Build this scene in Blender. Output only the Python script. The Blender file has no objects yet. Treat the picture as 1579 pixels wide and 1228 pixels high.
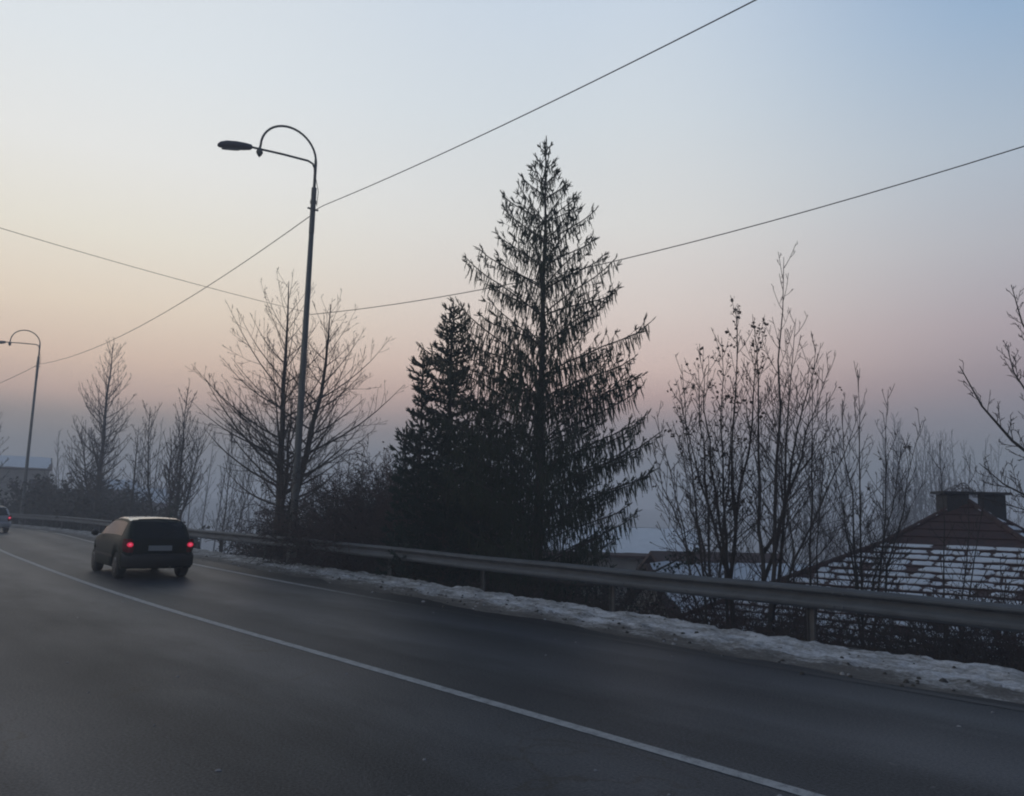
import bpy, math, random
from mathutils import Vector, Matrix, noise

# ------------------------------------------------------------------ camera, sky, sun, exposure
sc = bpy.context.scene
COL = sc.collection
R = math.radians
cam_d = bpy.data.cameras.new("camera"); cam = bpy.data.objects.new("camera", cam_d); COL.objects.link(cam)
cam_d.sensor_width = 36.0; cam_d.lens = 36.0 * 1250 / 1579
cam_d.clip_start = 0.05; cam_d.clip_end = 5000
PITCH, ROLL = R(8.05), R(1.45)
Fw = Vector((0, math.cos(PITCH), math.sin(PITCH))); R0 = Vector((1, 0, 0)); U0 = R0.cross(Fw)
Rt = R0 * math.cos(ROLL) + U0 * math.sin(ROLL); Up = -R0 * math.sin(ROLL) + U0 * math.cos(ROLL)
m = Matrix((( Rt.x, Up.x, -Fw.x, 0), (Rt.y, Up.y, -Fw.y, 0), (Rt.z, Up.z, -Fw.z, 1.75), (0, 0, 0, 1)))
cam.matrix_world = m
sc.camera = cam
sc.render.engine = "CYCLES"
sc.view_settings.view_transform = 'Standard'; sc.view_settings.look = 'None'
sc.view_settings.exposure = 0.0; sc.view_settings.gamma = 1.0; sc.view_settings.use_curve_mapping = False
cy = sc.cycles
cy.use_denoising = True
cy.volume_bounces = 2; cy.max_bounces = 8; cy.transparent_max_bounces = 8
cy.filter_width = 2.0
SUN_AZ = R(-66)          # measured from +Y, negative is left
sun_dir = Vector((math.sin(SUN_AZ), math.cos(SUN_AZ), 0))

def srgb(r, g, b):
    f = lambda c: (c/255/12.92) if c/255 <= 0.04045 else ((c/255+0.055)/1.055)**2.4
    return (f(r), f(g), f(b), 1)

world = bpy.data.worlds.new("World"); sc.world = world; world.use_nodes = True
nt = world.node_tree; nt.nodes.clear()
def N(nt, t, **kw):
    n = nt.nodes.new(t)
    for k, v in kw.items(): setattr(n, k, v)
    return n
def ramp(nt, stops, interp='LINEAR'):
    n = nt.nodes.new('ShaderNodeValToRGB'); cr = n.color_ramp; cr.interpolation = interp
    while len(cr.elements) > 1: cr.elements.remove(cr.elements[-1])
    cr.elements[0].position = stops[0][0]; cr.elements[0].color = stops[0][1]
    for p, c in stops[1:]:
        e = cr.elements.new(p); e.color = c
    return n
def math_n(nt, op, a=None, b=None, c=None, clamp=False):
    n = nt.nodes.new('ShaderNodeMath'); n.operation = op; n.use_clamp = clamp
    for i, v in enumerate((a, b, c)):
        if v is None: continue
        if hasattr(v, 'links'): nt.links.new(v, n.inputs[i])
        else: n.inputs[i].default_value = v
    return n.outputs[0]
tc = N(nt, 'ShaderNodeTexCoord'); sep = N(nt, 'ShaderNodeSeparateXYZ'); nt.links.new(tc.outputs['Generated'], sep.inputs[0])
el = math_n(nt, 'ARCSINE', sep.outputs[2])                                # elevation, radians
elp = math_n(nt, 'MULTIPLY_ADD', el, 180/math.pi/100, 0.1)                # 0.1 = horizon, 0.01 per degree
hx = math_n(nt, 'MULTIPLY', sep.outputs[0], sun_dir.x); hy = math_n(nt, 'MULTIPLY', sep.outputs[1], sun_dir.y)
hl = math_n(nt, 'MAXIMUM', math_n(nt, 'COSINE', el), 0.02)
dot = math_n(nt, 'DIVIDE', math_n(nt, 'ADD', hx, hy), hl)
def st(deg, r, g, b): return (0.1 + deg/100, srgb(r, g, b))
warm = ramp(nt, [st(-8, 110, 116, 124), st(0, 118, 123, 130), st(2, 123, 127, 133), st(3.8, 134, 134, 137), st(5.4, 158, 148, 144), st(6.9, 206, 179, 166), st(9, 229, 202, 182), st(12.5, 241, 224, 203),
                 st(17, 242, 236, 222), st(22, 240, 240, 237), st(28, 230, 236, 240), st(34, 222, 230, 237), st(48, 110, 138, 166), st(88, 52, 68, 92)])
mid = ramp(nt, [st(-8, 106, 114, 124), st(0, 112, 120, 131), st(2, 117, 124, 134), st(4, 128, 130, 138), st(6.4, 156, 144, 146), st(8.2, 197, 170, 164), st(10.2, 223, 198, 188), st(14, 229, 215, 207),
                st(20, 228, 227, 224), st(27, 217, 225, 231), st(34, 206, 219, 233), st(48, 96, 124, 156), st(88, 48, 62, 88)])
cool = ramp(nt, [st(-8, 98, 108, 120), st(0, 104, 115, 127), st(4, 114, 122, 132), st(7, 136, 134, 144), st(9, 152, 142, 150), st(12, 174, 163, 170), st(17, 182, 184, 192),
                 st(23, 176, 191, 207), st(30, 150, 178, 208), st(36, 128, 162, 202), st(50, 64, 88, 126), st(88, 44, 58, 84)])
behind = ramp(nt, [st(-8, 44, 50, 60), st(0, 56, 64, 76), st(10, 70, 80, 100), st(40, 54, 70, 98), st(88, 44, 58, 84)])
for r_ in (warm, mid, cool, behind): nt.links.new(elp, r_.inputs[0])
def mapr(v, a, b):
    n = N(nt, 'ShaderNodeMapRange'); n.interpolation_type = 'SMOOTHSTEP'; n.inputs[1].default_value = a; n.inputs[2].default_value = b
    nt.links.new(v, n.inputs[0]); return n.outputs[0]
def mixc(nt, f, a, b, mode='MIX'):
    n = nt.nodes.new('ShaderNodeMix'); n.data_type = 'RGBA'; n.blend_type = mode
    if hasattr(f, 'links'): nt.links.new(f, n.inputs[0])
    else: n.inputs[0].default_value = f
    for i, v in ((6, a), (7, b)):
        if hasattr(v, 'links'): nt.links.new(v, n.inputs[i])
        else: n.inputs[i].default_value = v
    return n.outputs[2]
c1 = mixc(nt, mapr(dot, -0.25, 0.3), cool.outputs[0], mid.outputs[0])
c2 = mixc(nt, mapr(dot, 0.32, 0.82), c1, warm.outputs[0])
back = mapr(dot, -0.45, -0.95)
sky_col = mixc(nt, back, c2, behind.outputs[0])
nish = N(nt, 'ShaderNodeTexSky'); nish.sky_type = 'NISHITA'; nish.sun_disc = False
nish.sun_elevation = R(1.0); nish.sun_rotation = SUN_AZ; nish.dust_density = 4.0
bg = N(nt, 'ShaderNodeBackground'); bg.inputs[1].default_value = 1.0
nt.links.new(sky_col, bg.inputs[0])
bg2 = N(nt, 'ShaderNodeBackground'); bg2.inputs[1].default_value = 0.006
nt.links.new(nish.outputs[0], bg2.inputs[0])
addw = N(nt, 'ShaderNodeAddShader'); wo = N(nt, 'ShaderNodeOutputWorld')
nt.links.new(bg.outputs[0], addw.inputs[0]); nt.links.new(bg2.outputs[0], addw.inputs[1]); nt.links.new(addw.outputs[0], wo.inputs[0])

sd = bpy.data.lights.new("sun", 'SUN'); sd.energy = 0.08; sd.angle = R(15); sd.color = (1.0, 0.8, 0.62)
so = bpy.data.objects.new("sun", sd); COL.objects.link(so)
so.rotation_euler = Vector((sun_dir.x*math.cos(R(4)), sun_dir.y*math.cos(R(4)), math.sin(R(4)))).to_track_quat('Z', 'Y').to_euler()

# ------------------------------------------------------------------ road frame: s runs along the road, n across it, away from the camera
AZ = R(39.5); AU = Vector((-math.sin(AZ), math.cos(AZ), 0)); AN = Vector((math.cos(AZ), math.sin(AZ), 0))
def lerp_tab(tab, s):
    if s <= tab[0][0]: return tab[0][1]
    for (a, va), (b, vb) in zip(tab, tab[1:]):
        if s <= b:
            t = (s-a)/(b-a); return va + (vb-va)*t
    return tab[-1][1]
def smooth_tab(tab, w=3.0):
    return lambda s: sum(lerp_tab(tab, s+k*w) for k in (-1, -.5, 0, .5, 1))/5
CN = smooth_tab([(-60, 9.0), (-20, 6.2), (3, 5.02), (7, 4.86), (11, 4.64), (15.5, 4.44), (22, 4.42), (33, 4.62), (40, 5.05), (51, 5.75), (62, 5.6), (80, 2.5), (110, -9), (150, -32)])
RN = smooth_tab([(-60, 15.2), (-20, 12.2), (3, 11.0), (8, 10.98), (14, 11.2), (24, 11.2), (34, 11.15), (44, 11.4), (51, 11.7), (57, 11.4), (68, 10.35), (80, 8.2), (110, -3), (150, -26)])
def W3(s, n, z=0.0):
    return Vector((AU.x*s+AN.x*n, AU.y*s+AN.y*n, z))
def to_sn(x, y): return (x*AU.x+y*AU.y, x*AN.x+y*AN.y)
def sstep(a, b, x):
    t = min(1, max(0, (x-a)/(b-a))); return t*t*(3-2*t)
def fbm(x, y, z=0, o=4): return noise.fractal(Vector((x, y, z)), 1.0, 2.0, o)
def terrain(x, y):
    s, n = to_sn(x, y)
    d = n - RN(min(max(s, -58), 148))
    if d < 0.25: 
        z = -0.03
        if n < CN(s) - 8.8: z = -0.03 + min(2.5, (CN(s)-8.8-n)*0.18)
    else:
        e = d - 0.25
        z = -0.03 - 0.46*min(e, 7.5) - 0.10*max(0, min(e-7.5, 60)) 
        z += 0.25*fbm(x*.3, y*.3)*min(1, e*.5)
        r = math.hypot(x, y)
        z += sstep(180, 620, r)*16
    return z

# ------------------------------------------------------------------ helpers
def tag(o, label=None, cat=None, group=None, kind=None):
    if label: o['label'] = label
    if cat: o['category'] = cat
    if group: o['group'] = group
    if kind: o['kind'] = kind
    return o
def empty(name, loc, rz=0):
    o = bpy.data.objects.new(name, None); COL.objects.link(o); o.location = loc; o.rotation_euler = (0, 0, rz); return o
class MB:
    def __init__(s): s.v = []; s.f = []; s.mi = []; s.uv = None
    def add(s, vs, fs, mi=0):
        b = len(s.v); s.v.extend(tuple(v) for v in vs)
        s.f.extend(tuple(i+b for i in f) for f in fs); s.mi.extend([mi]*len(fs))
    def box(s, c, d, rot=None, mi=0):
        hx, hy, hz = d[0]/2, d[1]/2, d[2]/2
        vs = [Vector((x, y, z)) for x in (-hx, hx) for y in (-hy, hy) for z in (-hz, hz)]
        if rot is not None: vs = [rot @ v for v in vs]
        vs = [v + Vector(c) for v in vs]
        s.add(vs, [(0,1,3,2), (4,6,7,5), (0,4,5,1), (2,3,7,6), (0,2,6,4), (1,5,7,3)], mi)
    def tube(s, pts, rad, k=6, cap=True, mi=0):
        pts = [Vector(p) for p in pts]; n = len(pts)
        if not hasattr(rad, '__len__'): rad = [rad]*n
        t0 = (pts[1]-pts[0]).normalized()
        ref = Vector((0, 0, 1)) if abs(t0.z) < .9 else Vector((1, 0, 0))
        a = t0.cross(ref).normalized()
        vs = []; 
        for i, p in enumerate(pts):
            t = (pts[min(i+1, n-1)] - pts[max(i-1, 0)])
            if t.length < 1e-9: t = t0
            t = t.normalized()
            a = (a - t*a.dot(t))
            a = a.normalized() if a.length > 1e-6 else t.orthogonal().normalized()
            b = t.cross(a)
            for j in range(k):
                w = 2*math.pi*j/k
                vs.append(p + (a*math.cos(w) + b*math.sin(w))*rad[i])
        fs = [(i*k+j, i*k+(j+1) % k, (i+1)*k+(j+1) % k, (i+1)*k+j) for i in range(n-1) for j in range(k)]
        if cap and k > 3: fs += [tuple(range(k-1, -1, -1)), tuple((n-1)*k+j for j in range(k))]
        s.add(vs, fs, mi)
    def build(s, name, mats, parent=None, smooth=False):
        me = bpy.data.meshes.new(name); me.from_pydata(s.v, [], s.f)
        if not isinstance(mats, (list, tuple)): mats = [mats]
        for mm in mats: me.materials.append(mm)
        if len(mats) > 1: me.polygons.foreach_set('material_index', s.mi)
        if smooth: me.polygons.foreach_set('use_smooth', [True]*len(s.f))
        me.update()
        o = bpy.data.objects.new(name, me); COL.objects.link(o)
        if parent is not None: o.parent = parent
        return o

# ------------------------------------------------------------------ materials
def mat(name, col, rough=.8, metal=0, spec=.5, noise_s=None, noise_c=None, noise_amt=.5, bump=0, bump_s=20, coat=0, emit=None, estr=0, coord='Object'):
    mm = bpy.data.materials.new(name); mm.use_nodes = True; t = mm.node_tree
    b = t.nodes['Principled BSDF']
    b.inputs['Base Color'].default_value = (*col, 1); b.inputs['Roughness'].default_value = rough
    b.inputs['Metallic'].default_value = metal; b.inputs['Specular IOR Level'].default_value = spec
    if coat: b.inputs['Coat Weight'].default_value = coat; b.inputs['Coat Roughness'].default_value = .03
    if emit: b.inputs['Emission Color'].default_value = (*emit, 1); b.inputs['Emission Strength'].default_value = estr
    if noise_s:
        tcn = N(t, 'ShaderNodeTexCoord'); nz = N(t, 'ShaderNodeTexNoise'); nz.inputs['Scale'].default_value = noise_s
        nz.inputs['Detail'].default_value = 5; nz.inputs['Roughness'].default_value = .65
        t.links.new(tcn.outputs[coord], nz.inputs['Vector'])
        rr = ramp(t, [(.5-noise_amt/2, (0, 0, 0, 1)), (.5+noise_amt/2, (1, 1, 1, 1))]); t.links.new(nz.outputs[0], rr.inputs[0])
        o = mixc(t, rr.outputs[0], (*col, 1), (*noise_c, 1)); t.links.new(o, b.inputs['Base Color'])
    if bump:
        tcn = N(t, 'ShaderNodeTexCoord'); nz = N(t, 'ShaderNodeTexNoise'); nz.inputs['Scale'].default_value = bump_s; nz.inputs['Detail'].default_value = 6
        t.links.new(tcn.outputs[coord], nz.inputs['Vector'])
        bp = N(t, 'ShaderNodeBump'); bp.inputs['Strength'].default_value = bump; bp.inputs['Distance'].default_value = .05
        t.links.new(nz.outputs[0], bp.inputs['Height']); t.links.new(bp.outputs[0], b.inputs['Normal'])
    return mm
M = {}
M['bark'] = mat('bark', (.055, .045, .04), .9, noise_s=6, noise_c=(.03, .028, .026), bump=.5, bump_s=18)
M['bark_pale'] = mat('bark_pale', (.10, .08, .068), .9, noise_s=5, noise_c=(.05, .042, .04), bump=.4, bump_s=15)
M['twig'] = mat('twig', (.06, .046, .04), .9, noise_s=3, noise_c=(.035, .03, .03))
M['twig_red'] = mat('twig_red', (.085, .05, .045), .9, noise_s=3, noise_c=(.04, .03, .032))
M['needle'] = mat('needle', (.022, .038, .024), .85, spec=.2, noise_s=2.5, noise_c=(.035, .045, .026))
M['needle_dark'] = mat('needle_dark', (.012, .03, .024), .85, spec=.2, noise_s=2, noise_c=(.02, .036, .026))
M['dry_leaf'] = mat('dry_leaf', (.05, .032, .02), .9, noise_s=8, noise_c=(.03, .022, .018))
M['bush_dark'] = mat('bush_dark', (.02, .026, .022), .9, spec=.2, noise_s=1.5, noise_c=(.035, .028, .025))
M['ivy'] = mat('ivy', (.016, .03, .018), .7, noise_s=6, noise_c=(.03, .04, .02))
M['snow'] = mat('snow', (.76, .79, .84), .75, noise_s=.9, noise_c=(.60, .62, .66), bump=.5, bump_s=6)
M['roof_snow'] = mat('roof_snow', (.74, .77, .82), .75, noise_s=2.2, noise_c=(.60, .63, .68), bump=.3, bump_s=14)
M['tile'] = mat('tile', (.075, .032, .028), .8, noise_s=5, noise_c=(.035, .022, .024), bump=.3, bump_s=25)
M['brick_red'] = mat('brick_red', (.11, .045, .035), .9, noise_s=1.2, noise_c=(.05, .028, .026), bump=.4, bump_s=12)
M['plaster'] = mat('plaster', (.32, .30, .27), .9, noise_s=1.5, noise_c=(.22, .2, .19))
M['chimney'] = mat('chimney', (.045, .042, .045), .9, noise_s=8, noise_c=(.025, .025, .028), bump=.4, bump_s=20)
M['metal'] = mat('galvanised', (.115, .128, .145), .65, metal=.0, spec=.2, noise_s=2.2, noise_c=(.07, .075, .08), bump=.15, bump_s=30)
M['post'] = mat('post_metal', (.13, .13, .13), .65, metal=.3, noise_s=6, noise_c=(.08, .07, .065))
M['pole'] = mat('pole_paint', (.12, .13, .125), .6, metal=.2, noise_s=3, noise_c=(.08, .085, .085))
M['lamp'] = mat('lamp_housing', (.075, .075, .10), .5, noise_s=5, noise_c=(.05, .05, .06))
M['glassy'] = mat('lamp_glass', (.12, .12, .13), .25)
M['wire'] = mat('wire', (.035, .035, .04), .6)
M['glass'] = mat('window_glass', (.01, .014, .016), .12, spec=.35)
M['rubber'] = mat('rubber', (.012, .012, .012), .85)
M['rim'] = mat('rim', (.10, .10, .10), .4, metal=.6)
M['paint_dark'] = mat('paint_dark', (.010, .018, .016), .45, spec=.10, coat=0, noise_s=2, noise_c=(.014, .02, .018))
M['sky_sheen'] = mat('sky_sheen_roof', (.42, .42, .40), .3, spec=.6, coat=1.0, noise_s=4, noise_c=(.33, .33, .32))  # paler than the car body: the sky's reflection on its roof, put into the colour
M['paint_silver'] = mat('paint_silver', (.36, .37, .40), .4, metal=.3, coat=.5)
M['plastic'] = mat('plastic', (.012, .012, .013), .6)
M['plate'] = mat('plate', (.30, .32, .33), .5)
M['red_lens'] = mat('red_lens', (.12, .006, .01), .25)
M['brake'] = mat('lit_brake', (.6, .02, .06), .4, emit=(1.0, .03, .10), estr=.42)
M['brake_hot'] = mat('lit_bulb', (.8, .2, .25), .4, emit=(1.0, .10, .17), estr=.75)
M['window_dark'] = mat('window_dark', (.03, .035, .045), .2)

def uvnode_mat(name):
    mm = bpy.data.materials.new(name); mm.use_nodes = True; return mm, mm.node_tree, mm.node_tree.nodes['Principled BSDF']
def noise_n(t, vec, scale, detail=4, rough=.55):
    nz = N(t, 'ShaderNodeTexNoise'); nz.inputs['Scale'].default_value = scale; nz.inputs['Detail'].default_value = detail
    nz.inputs['Roughness'].default_value = rough; t.links.new(vec, nz.inputs['Vector']); return nz.outputs[0]
# asphalt: UV = (s, n relative to the centre line)
mm, t, b = uvnode_mat('asphalt'); M['asphalt'] = mm
uv = N(t, 'ShaderNodeUVMap'); uv.uv_map = 'UVMap'; sp = N(t, 'ShaderNodeSeparateXYZ'); t.links.new(uv.outputs[0], sp.inputs[0])
mpg = N(t, 'ShaderNodeMapping'); mpg.inputs['Scale'].default_value = (.3, 1.1, 1); t.links.new(uv.outputs[0], mpg.inputs[0])
streak = noise_n(t, mpg.outputs[0], 1.6, 5, .6)
big = noise_n(t, uv.outputs[0], .35, 3)
fine = noise_n(t, uv.outputs[0], 45, 4, .7)
wob = math_n(t, 'MULTIPLY', math_n(t, 'SUBTRACT', streak, .5), .9)
nn = math_n(t, 'ADD', sp.outputs[1], wob)
tr = ramp(t, [(0, (.5,)*3+(1,)), (.10, (.35,)*3+(1,)), (.18, (.75,)*3+(1,)), (.26, (.3,)*3+(1,)), (.36, (.35,)*3+(1,)), (.46, (.8,)*3+(1,)), (.54, (.45,)*3+(1,)), (.60, (.35,)*3+(1,)),
             (.69, (.85,)*3+(1,)), (.78, (.35,)*3+(1,)), (.85, (.8,)*3+(1,)), (.905, (.45,)*3+(1,)), (.935, (.04,)*3+(1,)), (.96, (0,)*3+(1,))])
t.links.new(math_n(t, 'MULTIPLY_ADD', nn, 1/10.0, .53), tr.inputs[0])     # n' -5.3 .. 4.7
lum = math_n(t, 'MULTIPLY_ADD', tr.outputs[0], .42, math_n(t, 'MULTIPLY_ADD', streak, .35, math_n(t, 'MULTIPLY_ADD', big, .28, .13)))
lum = math_n(t, 'MULTIPLY_ADD', math_n(t, 'SUBTRACT', fine, .5), 1.1, lum)
cr = ramp(t, [(.35, (.003, .004, .006, 1)), (.65, (.012, .017, .027, 1)), (1.0, (.040, .052, .072, 1))]); t.links.new(lum, cr.inputs[0])
spots = noise_n(t, uv.outputs[0], 5.5, 2, .4)
spr = ramp(t, [(.755, (0, 0, 0, 1)), (.775, (1, 1, 1, 1))]); t.links.new(spots, spr.inputs[0])
colr = mixc(t, math_n(t, 'MULTIPLY', spr.outputs[0], .5), cr.outputs[0], (.10, .10, .11, 1))
vor = N(t, 'ShaderNodeTexVoronoi'); vor.feature = 'DISTANCE_TO_EDGE'; vor.inputs['Scale'].default_value = .55
wv = N(t, 'ShaderNodeVectorMath'); wv.operation = 'ADD'; t.links.new(uv.outputs[0], wv.inputs[0])
nzc = N(t, 'ShaderNodeTexNoise'); nzc.inputs['Scale'].default_value = 1.6; nzc.inputs['Detail'].default_value = 5; t.links.new(uv.outputs[0], nzc.inputs['Vector'])
t.links.new(nzc.outputs['Color'], wv.inputs[1]); t.links.new(wv.outputs[0], vor.inputs['Vector'])
ck = N(t, 'ShaderNodeMapRange'); ck.inputs[1].default_value = .004; ck.inputs[2].default_value = .014; ck.inputs[3].default_value = 1; ck.inputs[4].default_value = 0
t.links.new(vor.outputs['Distance'], ck.inputs[0])
ckm = N(t, 'ShaderNodeMapRange'); ckm.inputs[1].default_value = .5; ckm.inputs[2].default_value = .6; t.links.new(big, ckm.inputs[0])
colr = mixc(t, math_n(t, 'MULTIPLY', math_n(t, 'MULTIPLY', ck.outputs[0], ckm.outputs[0]), .75), colr, (.003, .003, .004, 1))
t.links.new(colr, b.inputs['Base Color'])
rr = ramp(t, [(.4, (.56,)*3+(1,)), (1.0, (.42,)*3+(1,))]); t.links.new(lum, rr.inputs[0]); t.links.new(rr.outputs[0], b.inputs['Roughness'])
bp = N(t, 'ShaderNodeBump'); bp.inputs['Strength'].default_value = .6; bp.inputs['Distance'].default_value = .012
t.links.new(fine, bp.inputs['Height']); t.links.new(bp.outputs[0], b.inputs['Normal'])
sl = N(t, 'ShaderNodeMapRange'); sl.inputs[1].default_value = .35; sl.inputs[2].default_value = 1.0; sl.inputs[3].default_value = .16; sl.inputs[4].default_value = .46
t.links.new(lum, sl.inputs[0]); t.links.new(sl.outputs[0], b.inputs['Specular IOR Level'])

def paint_mat(name, wear_s0, wear_s1):
    mm, t, b = uvnode_mat(name)
    uv = N(t, 'ShaderNodeUVMap'); uv.uv_map = 'UVMap'; sp = N(t, 'ShaderNodeSeparateXYZ'); t.links.new(uv.outputs[0], sp.inputs[0])
    a = noise_n(t, uv.outputs[0], 9, 5, .7); a2 = noise_n(t, uv.outputs[0], 60, 3, .7)
    w = N(t, 'ShaderNodeMapRange'); w.inputs[1].default_value = wear_s0; w.inputs[2].default_value = wear_s1; w.inputs[3].default_value = .95; w.inputs[4].default_value = 0
    t.links.new(sp.outputs[0], w.inputs[0])
    v = math_n(t, 'ADD', math_n(t, 'MULTIPLY_ADD', a, .6, math_n(t, 'MULTIPLY', a2, .4)), math_n(t, 'MULTIPLY', w.outputs[0], .45))
    rp = ramp(t, [(.44, (.36, .37, .38, 1)), (.56, (.22, .23, .24, 1)), (.64, (.10, .105, .11, 1)), (.74, (.012, .0135, .018, 1))]); t.links.new(v, rp.inputs[0])
    t.links.new(rp.outputs[0], b.inputs['Base Color']); b.inputs['Roughness'].default_value = .6
    return mm
M['paint_centre'] = paint_mat('centre_line_paint', -500, -400)
M['paint_edge'] = paint_mat('edge_line_paint', 9, 19)

# dirty snow bank, UV = (s, n - rail)
mm, t, b = uvnode_mat('dirty_snow'); M['dirty_snow'] = mm
uv = N(t, 'ShaderNodeUVMap'); uv.uv_map = 'UVMap'; sp = N(t, 'ShaderNodeSeparateXYZ'); t.links.new(uv.outputs[0], sp.inputs[0])
mpg = N(t, 'ShaderNodeMapping'); mpg.inputs['Scale'].default_value = (.5, 1.2, 1); t.links.new(uv.outputs[0], mpg.inputs[0])
a = noise_n(t, mpg.outputs[0], 2.2, 6, .7); a2 = noise_n(t, uv.outputs[0], 14, 5, .75)
edge = N(t, 'ShaderNodeMapRange'); edge.inputs[1].default_value = -2.1; edge.inputs[2].default_value = -1.1; edge.inputs[3].default_value = .26; edge.inputs[4].default_value = 0
t.links.new(sp.outputs[1], edge.inputs[0])
far = N(t, 'ShaderNodeMapRange'); far.inputs[1].default_value = 10; far.inputs[2].default_value = 30; far.inputs[3].default_value = 0; far.inputs[4].default_value = .08
t.links.new(sp.outputs[0], far.inputs[0])
v = math_n(t, 'ADD', math_n(t, 'MULTIPLY_ADD', a, .62, math_n(t, 'MULTIPLY', a2, .38)), math_n(t, 'ADD', edge.outputs[0], far.outputs[0]))
rp = ramp(t, [(.44, (.70, .71, .74, 1)), (.50, (.50, .50, .515, 1)), (.555, (.32, .315, .31, 1)), (.62, (.15, .14, .13, 1)), (.78, (.07, .062, .056, 1)), (.9, (.028, .026, .026, 1))]); t.links.new(v, rp.inputs[0])
t.links.new(rp.outputs[0], b.inputs['Base Color']); b.inputs['Roughness'].default_value = .85
bp = N(t, 'ShaderNodeBump'); bp.inputs['Strength'].default_value = 1.0; bp.inputs['Distance'].default_value = .05
t.links.new(a2, bp.inputs['Height']); t.links.new(bp.outputs[0], b.inputs['Normal'])

# hillside: snow with patches of dead grass and soil
mm, t, b = uvnode_mat('snowy_ground'); M['ground'] = mm
g = N(t, 'ShaderNodeNewGeometry')
a = noise_n(t, g.outputs['Position'], .35, 6, .65); a2 = noise_n(t, g.outputs['Position'], 3.5, 5, .7)
v = math_n(t, 'MULTIPLY_ADD', a, .5, math_n(t, 'MULTIPLY', a2, .5))
rp = ramp(t, [(.47, (.70, .73, .78, 1)), (.53, (.50, .50, .52, 1)), (.57, (.06, .05, .042, 1))]); t.links.new(v, rp.inputs[0])
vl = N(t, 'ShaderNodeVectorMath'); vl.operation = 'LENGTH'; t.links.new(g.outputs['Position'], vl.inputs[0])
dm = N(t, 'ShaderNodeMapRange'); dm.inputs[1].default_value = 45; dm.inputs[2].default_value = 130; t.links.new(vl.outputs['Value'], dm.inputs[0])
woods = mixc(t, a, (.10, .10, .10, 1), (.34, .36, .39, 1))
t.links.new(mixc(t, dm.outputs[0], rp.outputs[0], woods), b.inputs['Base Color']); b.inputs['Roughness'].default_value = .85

# ------------------------------------------------------------------ ground, road, markings, snow bank
def axis_vals(lo, hi, near, k=1.13):
    v = [0.0]; st_ = near
    while v[-1] < hi: v.append(v[-1]+st_); st_ *= k if v[-1] > 30 else 1.0
    w = [0.0]; st_ = near
    while w[-1] > lo: w.append(w[-1]-st_); st_ *= k if w[-1] < -30 else 1.0
    return sorted(set(w+v))
gs = axis_vals(-160, 640, 1.6); gn = axis_vals(-160, 640, .9)
mb = MB(); vs = []
for s in gs:
    for n in gn:
        p = W3(s, n); x, y = p.x, p.y
        vs.append((x, y, terrain(x, y)))
L = len(gn)
mb.add(vs, [(i*L+j, i*L+j+1, (i+1)*L+j+1, (i+1)*L+j) for i in range(len(gs)-1) for j in range(L-1)])
tag(mb.build('ground', M['ground'], smooth=True), kind='structure')

def strip(name, s0, s1, ds, offs, base, zf, material, kind='structure', uv_rel=True):
    vs = []; uvs = []; nrow = int((s1-s0)/ds)+1; k = len(offs)
    for i in range(nrow):
        s = s0+i*ds
        for o in offs:
            n = base(s)+o; vs.append(W3(s, n, zf(s, o))); uvs.append((s, o))
    fs = [(i*k+j+1, i*k+j, (i+1)*k+j, (i+1)*k+j+1) for i in range(nrow-1) for j in range(k-1)]
    me = bpy.data.meshes.new(name); me.from_pydata([tuple(v) for v in vs], [], fs); me.materials.append(material)
    ul = me.uv_layers.new(name='UVMap')
    for l in me.loops: ul.data[l.index].uv = uvs[l.vertex_index]
    me.polygons.foreach_set('use_smooth', [True]*len(fs)); me.update()
    o = bpy.data.objects.new(name, me); COL.objects.link(o)
    return tag(o, kind=kind)
strip('road', -58, 146, 1.0, [-9, -6, -3, 0, 2, 4, 4.8, 5.4, 6.3], CN, lambda s, o: 0.0, M['asphalt'])
strip('road_marking', -55, 140, .5, [-.065, .065], CN, lambda s, o: .004, M['paint_centre'])
strip('road_marking', -55, 140, .5, [3.88, 4.03], CN, lambda s, o: .004, M['paint_edge'])
def bankz(s, o):
    p = W3(s, RN(s)+o)
    w = fbm(s*.45, 7.3)*.28
    t_ = sstep(-2.0+w, -1.2+w, o)
    back_ = 1 - sstep(.0, .5, o + .35*fbm(s*.6, 3.1))
    h = .03 + .04*t_ + .038*fbm(p.x*1.7, p.y*1.7)*t_ + .03*fbm(p.x*5, p.y*5, 2)*t_ + .014*fbm(p.x*14, p.y*14, 5, 3)*t_
    return -.03 + max(0, h)*sstep(-2.2+w, -1.9+w, o) + -(1-back_)*.38
offs = [-2.3+.045*i for i in range(72)]
strip('snow_bank', -2, 24, .055, offs, RN, bankz, M['dirty_snow'])
strip('snow_bank', 24, 110, .4, offs[::3], RN, bankz, M['dirty_snow'])
strip('snow_bank', -50, -2, .5, offs[::3], RN, bankz, M['dirty_snow'])

# small frozen lumps and clods fallen from the bank
random.seed(5)
mb = MB()
for i in range(300):
    s = random.uniform(1.5, 28); o = random.gauss(-1.6, .28) if random.random() < .7 else random.uniform(-1.4, .1)
    r_ = random.uniform(.010, .034)*(1 if random.random() < .9 else 1.6)
    c = W3(s, RN(s)+o, bankz(s, o)+r_*.3+.0)
    if o < -2.0: c.z = r_*.4
    vs = []
    for k in range(6):
        w = k*math.pi/3; vs.append(c+Vector((math.cos(w)*r_*random.uniform(.7, 1.4), math.sin(w)*r_*random.uniform(.7, 1.4), -r_*.4)))
    for k in range(6): v = vs[k]; vs.append(c+(v-c)*random.uniform(.35, .7)+Vector((0, 0, r_*random.uniform(.45, .75))))
    mb.add(vs, [(k, (k+1) % 6, 6+(k+1) % 6, 6+k) for k in range(6)]+[(6, 7, 8, 9, 10, 11)], random.choice((0, 1, 1)))
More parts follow.
